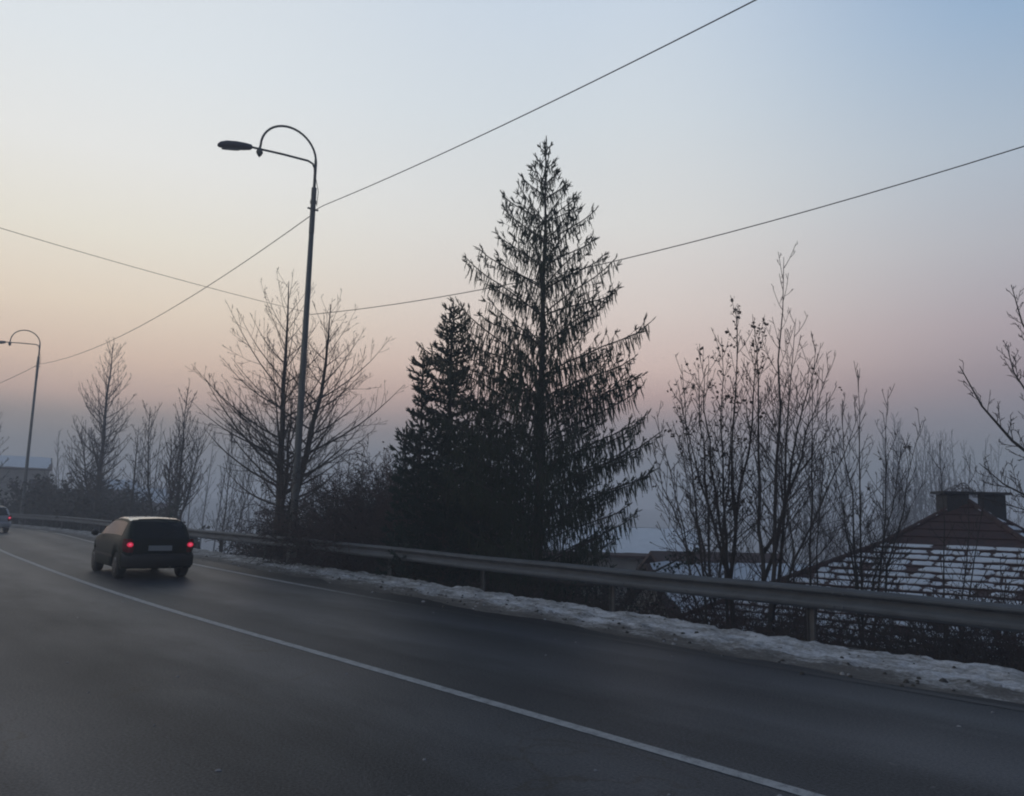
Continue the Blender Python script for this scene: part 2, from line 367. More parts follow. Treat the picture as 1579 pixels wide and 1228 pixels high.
for i in range(34):
    s = random.uniform(1, 20); n = random.uniform(CN(s)-4.2, CN(s)+3.6); r_ = random.uniform(.010, .022); c = W3(s, n, .001); vs = []
    for k in range(6):
        w = k*math.pi/3; vs.append(c+Vector((math.cos(w)*r_*random.uniform(.5, 1.6), math.sin(w)*r_*random.uniform(.5, 1.3), 0)))
    for k in range(6): v = vs[k]; vs.append(c+(v-c)*.6+Vector((0, 0, .008)))
    mb.add(vs, [(k, (k+1) % 6, 6+(k+1) % 6, 6+k) for k in range(6)]+[(6, 7, 8, 9, 10, 11)], 0)
tag(mb.build('frozen_lumps', [M['snow_lump'] if 'snow_lump' in M else mat('snow_lump', (.26, .26, .27), .8), mat('clod', (.05, .045, .04), .9)]),
    'small frozen lumps of dirty snow and earth scattered along the bank', 'snow lumps', kind='stuff')

# ------------------------------------------------------------------ guard rail
def guard_rail():
    root = empty('guard_rail', W3(3, RN(3)))
    inv = Matrix.Translation(-root.location)
    prof = [(.10, .800), (.085, .806), (.040, .790), (.006, .768), (.000, .742), (.012, .722), (.095, .688), (.105, .655),
            (.085, .632), (.010, .590), (.000, .565), (.006, .532), (.030, .508), (.085, .484), (.10, .490)]
    s = -26.0; k = len(prof); 
    mb = MB(); first = True
    while s < 104:
        e = s+4.0
        ss = [s-.16, s, s+1, s+2, s+3, e] 
        vs = []
        for i, q in enumerate(ss):
            for (o, z) in prof:
                lap = -.004 if i <= 1 else 0
                if i == 1: lap = -.002
                vs.append(inv @ W3(q, RN(q)+o+lap-.1, z + .012*math.sin(q*.35) + .006*math.sin(q*1.1+1)))
        # second skin for thickness
        base = len(vs)
        fs = [(i*k+j, i*k+j+1, (i+1)*k+j+1, (i+1)*k+j) for i in range(len(ss)-1) for j in range(k-1)]
        mb.add(vs, fs)
        for (dz) in (.735, .555):
            for ds in (-.10, .05):
                mb.box(inv @ W3(s+ds, RN(s)-.105, dz+.012*math.sin(s*.35)), (.028, .028, .028))
        s = e
    mb.build('rail', M['metal'], root, smooth=False)
    posts = []
    pm = MB()
    s = -25.5
    rot = Matrix.Rotation(AZ, 3, 'Z')
    pmesh = None
    while s < 104:
        loc = W3(s, RN(s)+.11, 0)
        if pmesh is None:
            pm.box((0, 0, .2), (.006, .10, 1.1)); pm.box((-.025, .052, .2), (.05, .006, 1.1)); pm.box((-.025, -.052, .2), (.05, .006, 1.1))
            pm.box((0, -.10, .64), (.10, .10, .12))
            po = pm.build('post', M['post'], root); pmesh = po.data
        else:
            po = bpy.data.objects.new('post', pmesh); COL.objects.link(po); po.parent = root
        po.location = loc - root.location
        po.rotation_euler = (random.uniform(-.015, .015), random.uniform(-.02, .02), AZ - math.pi/2 + R(90))
        s += 4.0
    tag(root, 'long grey corrugated steel guard rail on posts along the snowy road edge', 'guard rail')
guard_rail()

# ------------------------------------------------------------------ street lamps
def street_lamp(label, loc, rz, lean=0):
    # built with its arm along local -X
    root = empty('street_lamp', loc, rz)
    mb = MB()
    mb.tube([(0, 0, -.6), (0, 0, .2), (0, 0, 6), (0, 0, 12.3)], [.125, .125, .105, .075], 16)
    mb.tube([(0, 0, -.6), (0, 0, .35)], [.155, .15], 16)
    mb.build('pole', M['pole'], root, smooth=True)
    mb = MB(); mb.tube([(0, 0, 10.9), (0, 0, 12.5)], [.092, .088], 14); mb.tube([(0, 0, 11.95), (0, 0, 12.05)], .11, 14)
    mb.box((-.14, 0, 11.75), (.1, .05, .05)); mb.box((.14, 0, 11.75), (.1, .05, .05)); mb.tube([(.13, 0, 11.9), (.16, 0, 12.4), (.03, 0, 12.9)], .012, 5)
    mb.build('collar', M['pole'], root, smooth=False)
    # hooked arch
    pts = [(0, 0, 12.4), (0, 0, 13.2)]
    W_ = 1.95; 
    for i in range(0, 21):
        a_ = math.pi*i/20
        pts.append((-W_/2+W_/2*math.cos(a_), 0, 13.42+.93*math.sin(a_)))
    pts.append((-W_-.02, 0, 13.30))
    mb = MB(); mb.tube(pts, [.05]*3+[.038]*(len(pts)-3), 10); mb.build('arch', M['pole'], root, smooth=True)
    mb = MB()
    x0 = -W_-.02
    mb.tube([(x0, 0, 13.34), (x0, 0, 13.27), (x0, 0, 13.16), (x0, 0, 13.07), (x0, 0, 12.99)], [.03, .07, .115, .075, .006], 8)
    mb.build('finial', M['pole'], root)
    mb = MB()
    mb.tube([(0, 0, 12.9), (-.03, 0, 13.2), (-.11, 0, 13.34), (-.28, 0, 13.39), (-1.2, 0, 13.34), (-2.25, 0, 13.25)], [.036]*6, 10)
    mb.build('arm', M['pole'], root, smooth=True)
    h = empty_part = MB()
    # long flattened lamp head, tapering to both ends
    secs = [(0, .05, .05, .04), (.05, .11, .10, .08), (.26, .15, .14, .10), (.55, .18, .17, .10), (.86, .17, .17, .08), (1.02, .13, .13, .06), (1.10, .05, .06, .03)]
    vs = []; kk = 12
    for (d, w, up, dn) in secs:
        for j in range(kk):
            a_ = 2*math.pi*j/kk; y = w*math.cos(a_); zz = math.sin(a_); zz = up*zz if zz > 0 else dn*zz
            vs.append((-2.22-d, y, 13.24-d*.24+zz))
    fs = [(i*kk+j, i*kk+(j+1) % kk, (i+1)*kk+(j+1) % kk, (i+1)*kk+j) for i in range(len(secs)-1) for j in range(kk)]
    fs += [tuple(range(kk)), tuple((len(secs)-1)*kk+j for j in reversed(range(kk)))]
    h.add(vs, fs); hd = h.build('lamp_head', M['lamp'], root, smooth=True)
    mb = MB(); vs = []
    for (d, w) in ((.40, .12), (.55, .14), (.80, .135), (.95, .10)):
        for (yy, z_) in ((-w, -.07), (-w*.6, -.115), (w*.6, -.115), (w, -.07)): vs.append((-2.22-d, yy, 13.24-d*.24+z_))
    fs = [(i*4+j, i*4+j+1, (i+1)*4+j+1, (i+1)*4+j) for i in range(3) for j in range(3)]+[(0, 1, 2, 3), (15, 14, 13, 12)]
    mb.add(vs, fs); mb.build('lamp_glass', M['glassy'], hd)
    tag(root, label, 'street lamp', 'street lamps beside the road')
    return root
LAMP1 = Vector((-6.9, 26.3, 0)); LAMP2 = Vector((-35.75, 60.2, 0))
l1 = street_lamp('tall grey street lamp with hooked arch, standing in front of the forked bare tree', LAMP1, AZ)
def copy_tree(o, parent=None):
    c = o.copy(); COL.objects.link(c); c.parent = parent
    for ch in list(o.children): copy_tree(ch, c)
    return c
l2 = copy_tree(l1); l2.location = LAMP2; l2.rotation_euler.z = AZ+R(4)
l2['label'] = 'distant hooked street lamp at the left edge, standing beyond the pale hatchback'

# ------------------------------------------------------------------ overhead wires
def wire(label, pts, r_, group='overhead wires'):
    mb = MB(); mb.tube(pts, r_, 5, cap=True)
    o = mb.build('overhead_wire', M['wire']); tag(o, label, 'wire', group); return o
pts = []
for i in range(31):
    d = i*1.03; s = 24.7-d
    pts.append(W3(s, 11.3+.0*d, 11.66-.095*d+.0020*d*d) + Vector((.12, 0, 0))*(1 if i == 0 else 0))
wire('black overhead wire rising from the near lamp pole to the top edge of the picture', pts, .013)
def span(a, b, sag, n=28): 
    return [a.lerp(b, i/n) - Vector((0, 0, 4*sag*(i/n)*(1-i/n))) for i in range(n+1)]
wire('thin overhead wire sagging between the near lamp pole and the distant one', span(Vector((-6.98, 26.38, 11.55)), Vector((-35.7, 60.1, 11.9)), 1.0), .015)
wire('thin overhead wire leaving the picture left of the distant street lamp', span(Vector((-35.8, 60.3, 11.9)), Vector((-62, 84, 11.7)), .8, 14), .02)
wire('faint overhead wire crossing above the road to the middle of the near lamp pole', span(Vector((-6.95, 26.2, 8.17)), Vector((-18.6, 11.5, 9.1)), .30), .008)
wire('overhead wire passing behind the tall spruce towards the right edge', span(Vector((-6.8, 26.4, 8.12)), Vector((14.8, 10.2, 9.8)), .86), .012)

# ------------------------------------------------------------------ trees
RX = random.Random(11)
def rv(rng, a=1.0): return Vector((rng.uniform(-a, a), rng.uniform(-a, a), rng.uniform(-a, a)))
def grow_path(rng, p, d, length, segs, up=0.0, wob=.1):
    pts = [p.copy()]; d = d.normalized(); st_ = length/segs
    for i in range(segs):
        d = (d + Vector((0, 0, up/segs)) + rv(rng, wob)).normalized(); p = p + d*st_; pts.append(p.copy())
    return pts
def along(pts, t):
    f = t*(len(pts)-1); i = min(int(f), len(pts)-2); q = f-i
    return pts[i].lerp(pts[i+1], q), (pts[i+1]-pts[i]).normalized()
def twigs(mb, rng, pts, r0, length, gap, level, up, ang, start=.15, wob=.12, minr=.0035, ratio=.45, k=3):
    n = max(1, int(length*(1-start)/gap))
    for i in range(n):
        t_ = start+(1-start)*(i+rng.uniform(.2, .9))/n
        if t_ > .99: continue
        p, d = along(pts, t_)
        side = d.cross(rv(rng)).normalized()
        a_ = R(ang+rng.uniform(-12, 12))
        nd = d*math.cos(a_) + side*math.sin(a_)
        L_ = length*ratio*(1.15-t_)*rng.uniform(.6, 1.3)
        if L_ < .07: L_ = .07
        rr_ = max(minr, r0*(1-t_*.75)*.5)
        q = grow_path(rng, p, nd, L_, 3 if level > 0 else 2, up, wob)
        mb.tube(q, [max(minr, rr_*(1-.75*j/(len(q)-1))) for j in range(len(q))], k, cap=False)
        if level > 0: twigs(mb, rng, q, rr_, L_, gap*.75, level-1, up, ang, .15, wob, minr, ratio*1.1, 3)

def bare_tree(name, label, base, leaders, height, prof, nb, seed, group=None, r0=.13, lowest=.15, minr=.006, material='twig', gap=.28, level=1, up=.9, wob=.12, elev=(15, 40), bark='bark', ratio=.42, cat='tree', leaf=0, leaf_zone=None, ivy=None, limbs=(), straight=False, egain=25):
    rng = random.Random(seed); root = empty(name, base)
    root.rotation_euler.z = 0
    trunk = MB(); crown = MB(); lf = MB(); tips = []
    for (dx, dy, hh, z0) in leaders:
        # leader from z0 to hh*height, ending displaced by dx, dy
        pts = []
        for i in range(9):
            q = i/8; w = math.sin(q*math.pi/2) if not straight else q**.85
            pts.append(Vector((dx*w, dy*w, z0+(height*hh-z0)*q)) + (rv(rng, .05) if 0 < i < 8 else Vector()))
        rad = [max(minr, r0*(hh**1.2)*(1-.93*i/8)) for i in range(9)]
        trunk.tube(pts, rad, 8)
        n = int(nb*hh)
        for i in range(n):
            q = lowest+(1-lowest)*((i+rng.random())/n)
            if q > .985: continue
            p, d = along(pts, q)
            az = i*2.4+rng.uniform(-.5, .5)
            L_ = prof(q)*rng.uniform(.7, 1.15)
            e_ = R(rng.uniform(*elev)+q*egain)
            nd = Vector((math.cos(az)*math.cos(e_), math.sin(az)*math.cos(e_), math.sin(e_)))
            br = grow_path(rng, p, nd, L_, 6, up, wob*.6)
            rr_ = max(minr*1.5, r0*(1-q*.9)*.34)
            crown.tube(br, [max(minr, rr_*(1-.85*j/6)) for j in range(7)], 4, cap=False)
            twigs(crown, rng, br, rr_, L_, gap, level, up*.8, 40, .10, wob, minr, ratio)
            tips.append(br)
    for (lp, lr) in limbs:
        lp = [p-base for p in lp]; n_ = len(lp)
        trunk.tube(lp, [max(minr, lr*(1-.85*i/(n_-1))) for i in range(n_)], 6)
        twigs(crown, rng, lp, lr*.8, 2.6, .10, 2, .5, 40, .3, .15, minr, .32); tips.append(lp)
    trunk.build('trunk', M[bark], root, smooth=True); crown.build('crown', M[material], root)
    if leaf:
        for i in range(leaf):
            br = rng.choice(tips); p, d = along(br, rng.uniform(.2, 1))
            if leaf_zone and not leaf_zone(p): continue
            for c_ in range(rng.choice((1, 1, 2, 4))):
                c = p + rv(rng, .07) - Vector((0, 0, .05)); a1 = rv(rng).normalized()*rng.uniform(.022, .045); a2 = a1.cross(rv(rng)).normalized()*rng.uniform(.018, .035)
                lf.add([c-a1, c+a2+rv(rng, .01), c+a1, c-a2+rv(rng, .01)], [(0, 1, 2), (0, 2, 3)])
        lf.build('dry_leaves', M['dry_leaf'], root)
    if ivy:
        iv = MB()
        for i in range(ivy[1]):
            z = rng.uniform(0, ivy[0])*rng.uniform(.6, 1); a_ = rng.uniform(0, 6.28); rr_ = r0*1.0+rng.uniform(0, .16)
            c = Vector((math.cos(a_)*rr_, math.sin(a_)*rr_, z)); a1 = rv(rng).normalized()*.07; a2 = a1.cross(rv(rng)).normalized()*.06
            iv.add([c-a1, c+a2, c+a1, c-a2], [(0, 1, 2, 3)])
        iv.build('ivy', M['ivy'], root)
    tag(root, label, cat, group); return root

def spruce(name, label, base, height, prof, seed, whorl=.45, per=6, elev=24, dens=1.0, mat_n='needle', r0=.14, z_lo=.6, hang=1.0, fluffy=0, tw=1.0, group=None):
    rng = random.Random(seed); root = empty(name, base)
    tr_ = MB(); zs = [height*i/10 for i in range(11)]
    pts = [Vector((fbm(i*.7, seed)*.05, fbm(i*.7, seed+3)*.05, z if i else -.8)) for i, z in enumerate(zs)]
    tr_.tube(pts, [max(.012, r0*(1-z/height*.95)) for z in zs], 8); tr_.build('trunk', M['bark'], root, smooth=True)
    wood = MB(); nd = MB()
    def tuft(p, d, L_, w):
        # one shaggy twig, needles all round
        d = d.normalized(); segs = 3; q = [p + d*(L_*j/segs) + rv(rng, .012) for j in range(segs+1)]
        nd.tube(q, [w*.6*rng.uniform(.7, 1.1), w*rng.uniform(.7, 1.25), w*rng.uniform(.6, 1.1), w*.15], 3, cap=False)
        for j in range(int(5+L_*22)):
            t_ = rng.random(); c = p+d*(L_*t_); o_ = (rv(rng).normalized() + d*.8).normalized()*(.022+w*1.3); s_ = o_.cross(rv(rng)).normalized()*.006
            nd.add([c-s_, c+s_, c+o_], [(0, 1, 2)])
    def dress(path, L_, gap, sc_):
        n = max(2, int(L_/gap))
        for i in range(n):
            t_ = (i+rng.random())/n
            p, d = along(path, t_)
            out = Vector((d.x, d.y, 0)).normalized() if Vector((d.x, d.y, 0)).length > .01 else Vector((1, 0, 0))
            lat = Vector((-out.y, out.x, 0))*rng.uniform(-1, 1)
            if fluffy and rng.random() < fluffy:
                dd = d*.9 + lat*.9 + Vector((0, 0, rng.uniform(-.3, .45))); LL = rng.uniform(.10, .22)
            else:
                dd = Vector((0, 0, -1))+lat*.35+out*rng.uniform(.0, .4); LL = rng.uniform(.16, .52)*sc_*hang*(1.05-.45*t_)
            tuft(p, dd, LL, rng.uniform(.012, .022)*(1+.3*fluffy)*tw)
        for k_ in range(4):
            p, d = along(path, 1.0 if k_ == 0 else rng.uniform(.85, 1))
            tuft(p, d + rv(rng, .55) + Vector((0, 0, .25)), rng.uniform(.10, .20), .015)
    z = z_lo; w_ = 0
    while z < height-.25:
        q = z/height
        nb_ = (per+4 if q < .30 else per+1 if q < .42 else per) if q < .9 else 4
        for i in range(nb_):
            az = i*2*math.pi/nb_ + w_*.9 + rng.uniform(-.3, .3)
            L_ = prof(z)*(rng.uniform(.80, 1.10) if not fluffy else rng.uniform(.5, 1.25))
            if L_ < .08: continue
            zz = z+rng.uniform(-.07, .07)
            e_ = R(elev + rng.uniform(-7, 7) + (22*max(0, q-.5)/.5))
            d = Vector((math.cos(az)*math.cos(e_), math.sin(az)*math.cos(e_), math.sin(e_)))
            segs = 7; p = Vector((0, 0, zz)); path = [p.copy()]
            for j in range(segs):
                f_ = j/segs; ee = e_ + R(-9*math.sin(f_*math.pi) + (20 if f_ > .7 else 0)*(f_-.7)/.3)
                dd = Vector((math.cos(az)*math.cos(ee), math.sin(az)*math.cos(ee), math.sin(ee))) + rv(rng, .05)
                p = p + dd.normalized()*(L_/segs); path.append(p.copy())
            wood.tube(path, [max(.006, .012+.014*L_/3*(1-j/segs)) for j in range(segs+1)], 4, cap=False)
            dress(path, L_, .085/dens, min(1.2, .45+L_*.35))
            ns = int(L_/.26*dens)
            for k_ in range(ns):
                t_ = .18+.75*(k_+rng.random())/ns
                p2, d2 = along(path, t_); sd_ = 1 if k_ % 2 else -1
                lat = Vector((-d2.y, d2.x, 0)).normalized()*sd_
                d3 = (d2*.75+lat*.75+Vector((0, 0, rng.uniform(-.12, .12)))).normalized()
                L3 = L_*.42*(1.1-t_)*rng.uniform(.6, 1.2)+.1
                q3 = grow_path(rng, p2, d3, L3, 3, .15, .05)
                wood.tube(q3, [.008, .006, .005, .004], 3, cap=False)
                dress(q3, L3, .10/dens, min(1.1, .35+L_*.3))
        z += whorl*rng.uniform(.8, 1.2)*(1 if q < .85 else .65); w_ += 1
    tuft(Vector((0, 0, height-.35)), Vector((0, 0, 1)), .38, .02)
    for k_ in range(8): tuft(Vector((0, 0, height-.3+rng.uniform(-.3, .1))), rv(rng)+Vector((0, 0, .7)), .16, .016)
    cr_ = wood.build('branches', M['bark'], root); nd.build('needles', M[mat_n], root)
    tag(root, label, 'tree', group); return root

def T(x, y, dz=0): return Vector((x, y, terrain(x, y)-.08+dz))
def tabf(tab): return lambda z: lerp_tab(tab, z)
b0 = T(.74, 20.5)
hh = 11.75-b0.z
spruce('spruce_tree', 'tall open spruce with drooping twigs and bare lower trunk, highest tree in the picture', b0, hh,
       tabf([(0, 1.9), (1.5, 2.7), (3, 3.35), (5, 3.3), (6.5, 2.95), (7.6, 2.45), (9, 1.95), (10.3, 1.4), (11.0, .95), (11.5, .55), (12.1, .3), (12.8, .1)]), 4,
       whorl=.68, per=6, elev=29, dens=.92, fluffy=0, tw=.78, hang=1.1, r0=.15, z_lo=.9)
G = 'dense dark spruces left of the tall one'
b0 = T(-1.66, 21.5); spruce('spruce_tree', 'dense narrow spruce just left of the tall open one, second highest', b0, 7.45-b0.z,
       tabf([(0, 1.2), (3, 1.15), (4.5, .95), (5.5, .68), (6.6, .46), (7.5, .3), (8.6, .1)]), 21, whorl=.3, per=7, elev=18, dens=1.35, mat_n='needle_dark', r0=.12, z_lo=.3, hang=.6, fluffy=.6, group=G)
b0 = T(-2.42, 21.6); spruce('spruce_tree', 'slender dark spruce whose tip pokes out left of the dense narrow spruce', b0, 6.05-b0.z,
       tabf([(0, .7), (3, .52), (4.5, .38), (6, .24), (7.1, .1)]), 22, whorl=.3, per=7, elev=18, dens=1.3, mat_n='needle_dark', r0=.09, z_lo=.3, hang=.6, fluffy=.6, group=G)
b0 = T(-2.85, 22.0); spruce('spruce_tree', 'low dark spruce leftmost of the clump beside the tangled bushes', b0, 4.15-b0.z,
       tabf([(0, .5), (2.5, .4), (4, .24), (5.3, .1)]), 23, whorl=.28, per=7, elev=18, dens=1.3, mat_n='needle_dark', r0=.08, z_lo=.2, hang=.6, fluffy=.6, group=G)
b0 = T(-.55, 22.3); spruce('spruce_tree', 'young bushy spruce filling the gap between the two highest spruces', b0, 5.0-b0.z,
       tabf([(0, 1.7), (3, 1.5), (5, .8), (6.6, .1)]), 24, whorl=.3, per=7, elev=18, dens=1.2, mat_n='needle_dark', r0=.09, z_lo=.2, hang=.7, fluffy=.5, group=G)

# bare tree behind the near lamp, forked low down
b0 = T(-7.75, 28.0)
bare_tree('bare_tree', 'large forked leafless tree with rounded crown directly behind the near lamp pole', b0,
          [(-.35, .2, 1.0, -.3), (.1, -.1, .62, .8), (1.2, .2, .92, .5)], 9.75-b0.z, lambda q: lerp_tab([(.15, 1.8), (.33, 4.1), (.5, 3.9), (.7, 2.7), (.88, 1.5), (1, .6)], q), 40, 31,
          r0=.18, lowest=.2, minr=.006, material='twig', gap=.32, level=2, wob=.08, up=.6, elev=(-4, 18), egain=40, ratio=.42)
G = 'leafless trees beyond the bend'
b0 = T(-28.0, 55.5)
bare_tree('bare_tree', 'hazy leafless tree with one straight trunk between the distant lamp and the dark hatchback', b0,
          [(.1, .0, 1.0, -.3), (-1.4, .4, .55, 1.2)], 12.7-b0.z, lambda q: 3.4*(1-.72*max(0, (q-.5)/.5))*min(1, .5+q), 70, 32, G,
          r0=.24, lowest=.2, minr=.011, gap=.34, level=2, up=.9, elev=(5, 30), ratio=.42)
b0 = T(-17.3, 42.5)
bare_tree('bare_tree', 'leafless tree with an ivy wrapped lower trunk above the dark hatchback roof', b0,
          [(.1, 0, 1.0, -.3), (-.6, .2, .7, .6), (.9, .1, .75, 1)], 7.4-b0.z, lambda q: 2.3*(1-.5*q), 41, 33, G, r0=.13, lowest=.3, minr=.012, gap=.35, level=1, up=1.2, elev=(15, 40), ratio=.45, ivy=(4.2, 500))
b0 = T(-18.6, 43.5)
bare_tree('bare_tree', 'small forked leafless tree just left of the ivy wrapped trunk', b0,
          [(-.9, 0, 1.0, -.3), (.8, .2, .8, .2)], 6.7-b0.z, lambda q: 2.1*(1-.5*q), 32, 34, G, r0=.10, lowest=.3, minr=.012, gap=.35, level=1, up=1.1, elev=(10, 40), ratio=.45)
b0 = T(-22.0, 47.5)
bare_tree('bare_tree', 'slim leafless tree with short level branches right of the tall hazy trunk', b0,
          [(.1, 0, 1.0, -.3)], 6.2-b0.z, lambda q: 1.9*(1-.75*q), 41, 35, G, r0=.11, lowest=.25, minr=.012, gap=.35, level=1, up=.5, elev=(0, 20), ratio=.45)
b0 = T(-15.2, 43.5)
bare_tree('bare_tree', 'thin pale leafless tree between the ivy wrapped trunk and the forked tree', b0,
          [(.2, 0, 1.0, -.3), (1.2, .3, .8, .2)], 5.6-b0.z, lambda q: 2.2*(1-.5*q), 32, 36, G, r0=.07, lowest=.2, minr=.011, gap=.35, level=1, up=1.1, elev=(20, 45), ratio=.45)
b0 = T(-42.5, 66)
bare_tree('bare_tree', 'hazy leafless tree at the far left edge behind the dark hedge', b0,
          [(.4, 0, 1.0, -.3)], 9.0-b0.z, lambda q: 3.2*(1-.8*q), 41, 37, G, r0=.18, lowest=.25, minr=.016, gap=.45, level=1, up=.6, elev=(5, 30), ratio=.42)

# slender multi-stemmed trees on the right
G = 'slender multi stemmed trees behind the rail'
SL = dict(minr=.0048, gap=.19, level=1, up=.65, elev=(22, 46), ratio=.50, wob=.09, straight=True)
def pr(a, b=.15): return lambda q: a*(1-.85*q)+b
def tips(base, lst):
    H = lst[0][1]-base.z
    return [(x-base.x, random.Random(int(x*100)).uniform(-.5, .5), (z-base.z)/H, -.2 if i < 2 else random.Random(i+int(x*10)).uniform(.1, .28)*H) for i, (x, z) in enumerate(lst)], H
def slender(label, x, y, lst, nb, seed, pf, r0, leaf=0, zone=None):
    b0 = T(x, y); ld, H = tips(b0, lst)
    bare_tree('bare_tree', label, b0, ld, H, pf, nb, seed, G, r0=r0, lowest=.16, leaf=leaf, leaf_zone=zone, **SL)
slender('tallest slender tree on the right with a straight leader rising above its neighbours', 4.5, 14.5,
        [(4.86, 6.46), (5.3, 5.5), (5.62, 5.0), (5.95, 4.6), (4.35, 5.3), (6.2, 3.8)], 27, 41, pr(1.7), .05, 25)
slender('slender tree still holding withered leaves in its upper twigs', 4.0, 14.9,
        [(4.12, 5.65), (3.78, 5.0), (3.38, 4.75), (4.5, 5.2), (3.1, 4.2)], 26, 42, pr(1.5), .042, 330, lambda p: p.z > 2.6)
slender('low fan of thin bare stems just right of the tall spruce', 3.65, 14.6,
        [(3.12, 4.55), (2.72, 3.7), (3.45, 4.6), (2.5, 3.0), (3.0, 3.3), (4.0, 4.2)], 24, 43, pr(1.25, .12), .03, 25)
slender('thin bare tree in front of the snowy roof, left of the chimney', 6.5, 15.2,
        [(6.62, 4.65), (7.15, 4.25), (6.15, 4.0), (7.7, 3.65), (5.85, 3.2), (7.3, 3.2)], 26, 44, pr(1.35, .12), .036, 12)
slender('bare sapling crossing its stems with the tallest slender tree on its right side', 5.6, 15.6,
        [(5.3, 4.4), (6.1, 4.2), (5.7, 4.7)], 18, 45, pr(1.2, .12), .03)
slender('shortest thin sapling rising just beside the left edge of the chimney', 7.9, 15.0,
        [(7.8, 3.2), (8.3, 3.0), (8.7, 2.7)], 16, 47, pr(.9, .12), .026)
# tree leaning in from the right edge
b0 = T(11.3, 14.5); V = Vector
bare_tree('bare_tree', 'leafless tree reaching into the picture from the right edge above the roof', b0,
          [(.1, 0, .9, -.3)], 6.6-b0.z, pr(1.5), 14, 46, None, r0=.11, lowest=.3, minr=.0055, gap=.16, level=1, up=.6, elev=(20, 40), ratio=.3,
          limbs=[([V((11.3, 14.5, .8)), V((10.2, 14.2, 2.0)), V((9.3, 14.05, 2.75)), V((8.7, 14, 3.2)), V((8.2, 14, 3.8)), V((7.85, 14, 4.5))], .05),
                 ([V((11.3, 14.5, 1.6)), V((10.0, 14.2, 3.5)), V((9.4, 14, 4.5)), V((9.0, 14, 5.3)), V((8.85, 14, 6.0))], .04),
                 ([V((11.3, 14.5, .4)), V((10.0, 14.1, 1.6)), V((9.0, 14, 2.2)), V((8.5, 14, 2.45)), V((8.1, 14, 2.8))], .035),
                 ([V((11.3, 14.5, 1.7)), V((10.2, 14.3, 2.7)), V((9.3, 14.1, 3.7)), V((8.8, 14, 4.4)), V((8.7, 14, 4.9))], .035),
                 ([V((11.3, 14.5, .2)), V((10.2, 14.3, 1.3)), V((9.0, 14.1, 2.0)), V((8.0, 14.1, 2.25))], .025)])

# ------------------------------------------------------------------ bushes and thickets
def bush(label, base, rad, height, n, seed, material='twig', minr=.006, group=None, level=1, leaves=0, leafm='bush_dark', leaf_s=.05, spread=.6, flat=1.0):
    bs, bn = to_sn(base.x, base.y); need = RN(bs)+1.15+rad*1.15
    if bn < need: base = W3(bs, need); base.z = terrain(base.x, base.y)-.08
    rng = random.Random(seed); root = empty('shrub', base); mb = MB(); lf = MB()
    for i in range(n):
        a_ = rng.uniform(0, 6.28); rr_ = rad*math.sqrt(rng.random())*.6
        p = Vector((math.cos(a_)*rr_, math.sin(a_)*rr_*flat, -.2)); a2 = a_+rng.uniform(-.8, .8); e_ = R(rng.uniform(45, 85))
        d = Vector((math.cos(a2)*math.cos(e_), math.sin(a2)*math.cos(e_), math.sin(e_)))
        L_ = height*rng.uniform(.6, 1.15)
        q = grow_path(rng, p, d, L_, 6, -spread, .16)
        mb.tube(q, [max(minr, minr*2.2*(1-.7*j/6)) for j in range(7)], 3, cap=False)
        twigs(mb, rng, q, minr*2, L_, .16 if level else .2, level, -.1, 45, .15, .2, minr, .4)
        for j in range(leaves):
            c, _ = along(q, rng.uniform(.05, 1)); c = c + rv(rng, .16*min(2, height/2)); a1 = rv(rng).normalized()*leaf_s*rng.uniform(.6, 1.4); a3 = a1.cross(rv(rng)).normalized()*leaf_s*.7
            lf.add([c-a1, c+a3, c+a1, c-a3], [(0, 1, 2), (0, 2, 3)])
    mb.build('stems', M[material], root)
    if leaves: lf.build('foliage', M[leafm], root)
    tag(root, label, 'shrub', group); return root
G = 'dark bushes behind the guard rail'
bush('low dark brown bush directly right of the hatchback behind the rail', T(-10.9, 29.2), 1.3, 3.1, 130, 51, 'twig_red', .008, G, leaves=26, leafm='bush_dark')
bush('dark brown bush between the hatchback and the forked tree trunks', T(-9.3, 28.6), 1.3, 3.1, 130, 52, 'twig_red', .008, G, leaves=26)
bush('spreading thicket of arching twigs right of the forked tree', T(-5.2, 26.8), 1.7, 5.0, 150, 53, 'twig', .008, G, leaves=12)
bush('tangled purple brown thicket between the forked tree and the spruce clump', T(-3.9, 25.0), 1.5, 5.0, 150, 54, 'twig_red', .008, G, leaves=14)
bush('dark undergrowth beneath the leftmost spruce of the clump', T(-3.2, 22.0), 1.2, 2.2, 70, 55, 'twig', .007, G, leaves=40)
bush('dark undergrowth around the foot of the tall spruce', T(-.3, 20.6), 1.4, 2.3, 80, 56, 'twig', .007, G, leaves=36)
bush('low evergreen undergrowth right of the tall spruce trunk', T(1.7, 20.2), 1.2, 1.9, 60, 57, 'twig', .006, G, leaves=26, leafm='needle_dark')
bush('dark bush below the forked tree, hiding the foot of its trunks', T(-6.7, 27.3), 1.2, 2.9, 120, 50, 'twig_red', .008, G, leaves=30)
G = 'dark hedge bushes beyond the bend'
HB = [(-44.5, 60, 3.2, 6.0, 'tall dark hedge bush at the left picture edge behind the pale hatchback'), (-39.8, 60.5, 3.0, 5.8, 'dark hedge bush left of the distant lamp pole'),
      (-35.2, 59.0+3, 2.8, 5.6, 'dark hedge bush directly behind the distant lamp pole'), (-31.3, 57.5, 2.5, 5.0, 'dark hedge bush between the distant lamp pole and the hazy tall tree'),
      (-28.0, 54.8, 2.2, 4.4, 'dark bush around the foot of the hazy tall tree'), (-24.6, 50.3, 1.8, 3.2, 'low dark bush right of the hazy tall tree, above the rail'), (-21.0, 46.0, 1.5, 2.4, 'lowest dark bush in the row, left of the hatchback roof')]
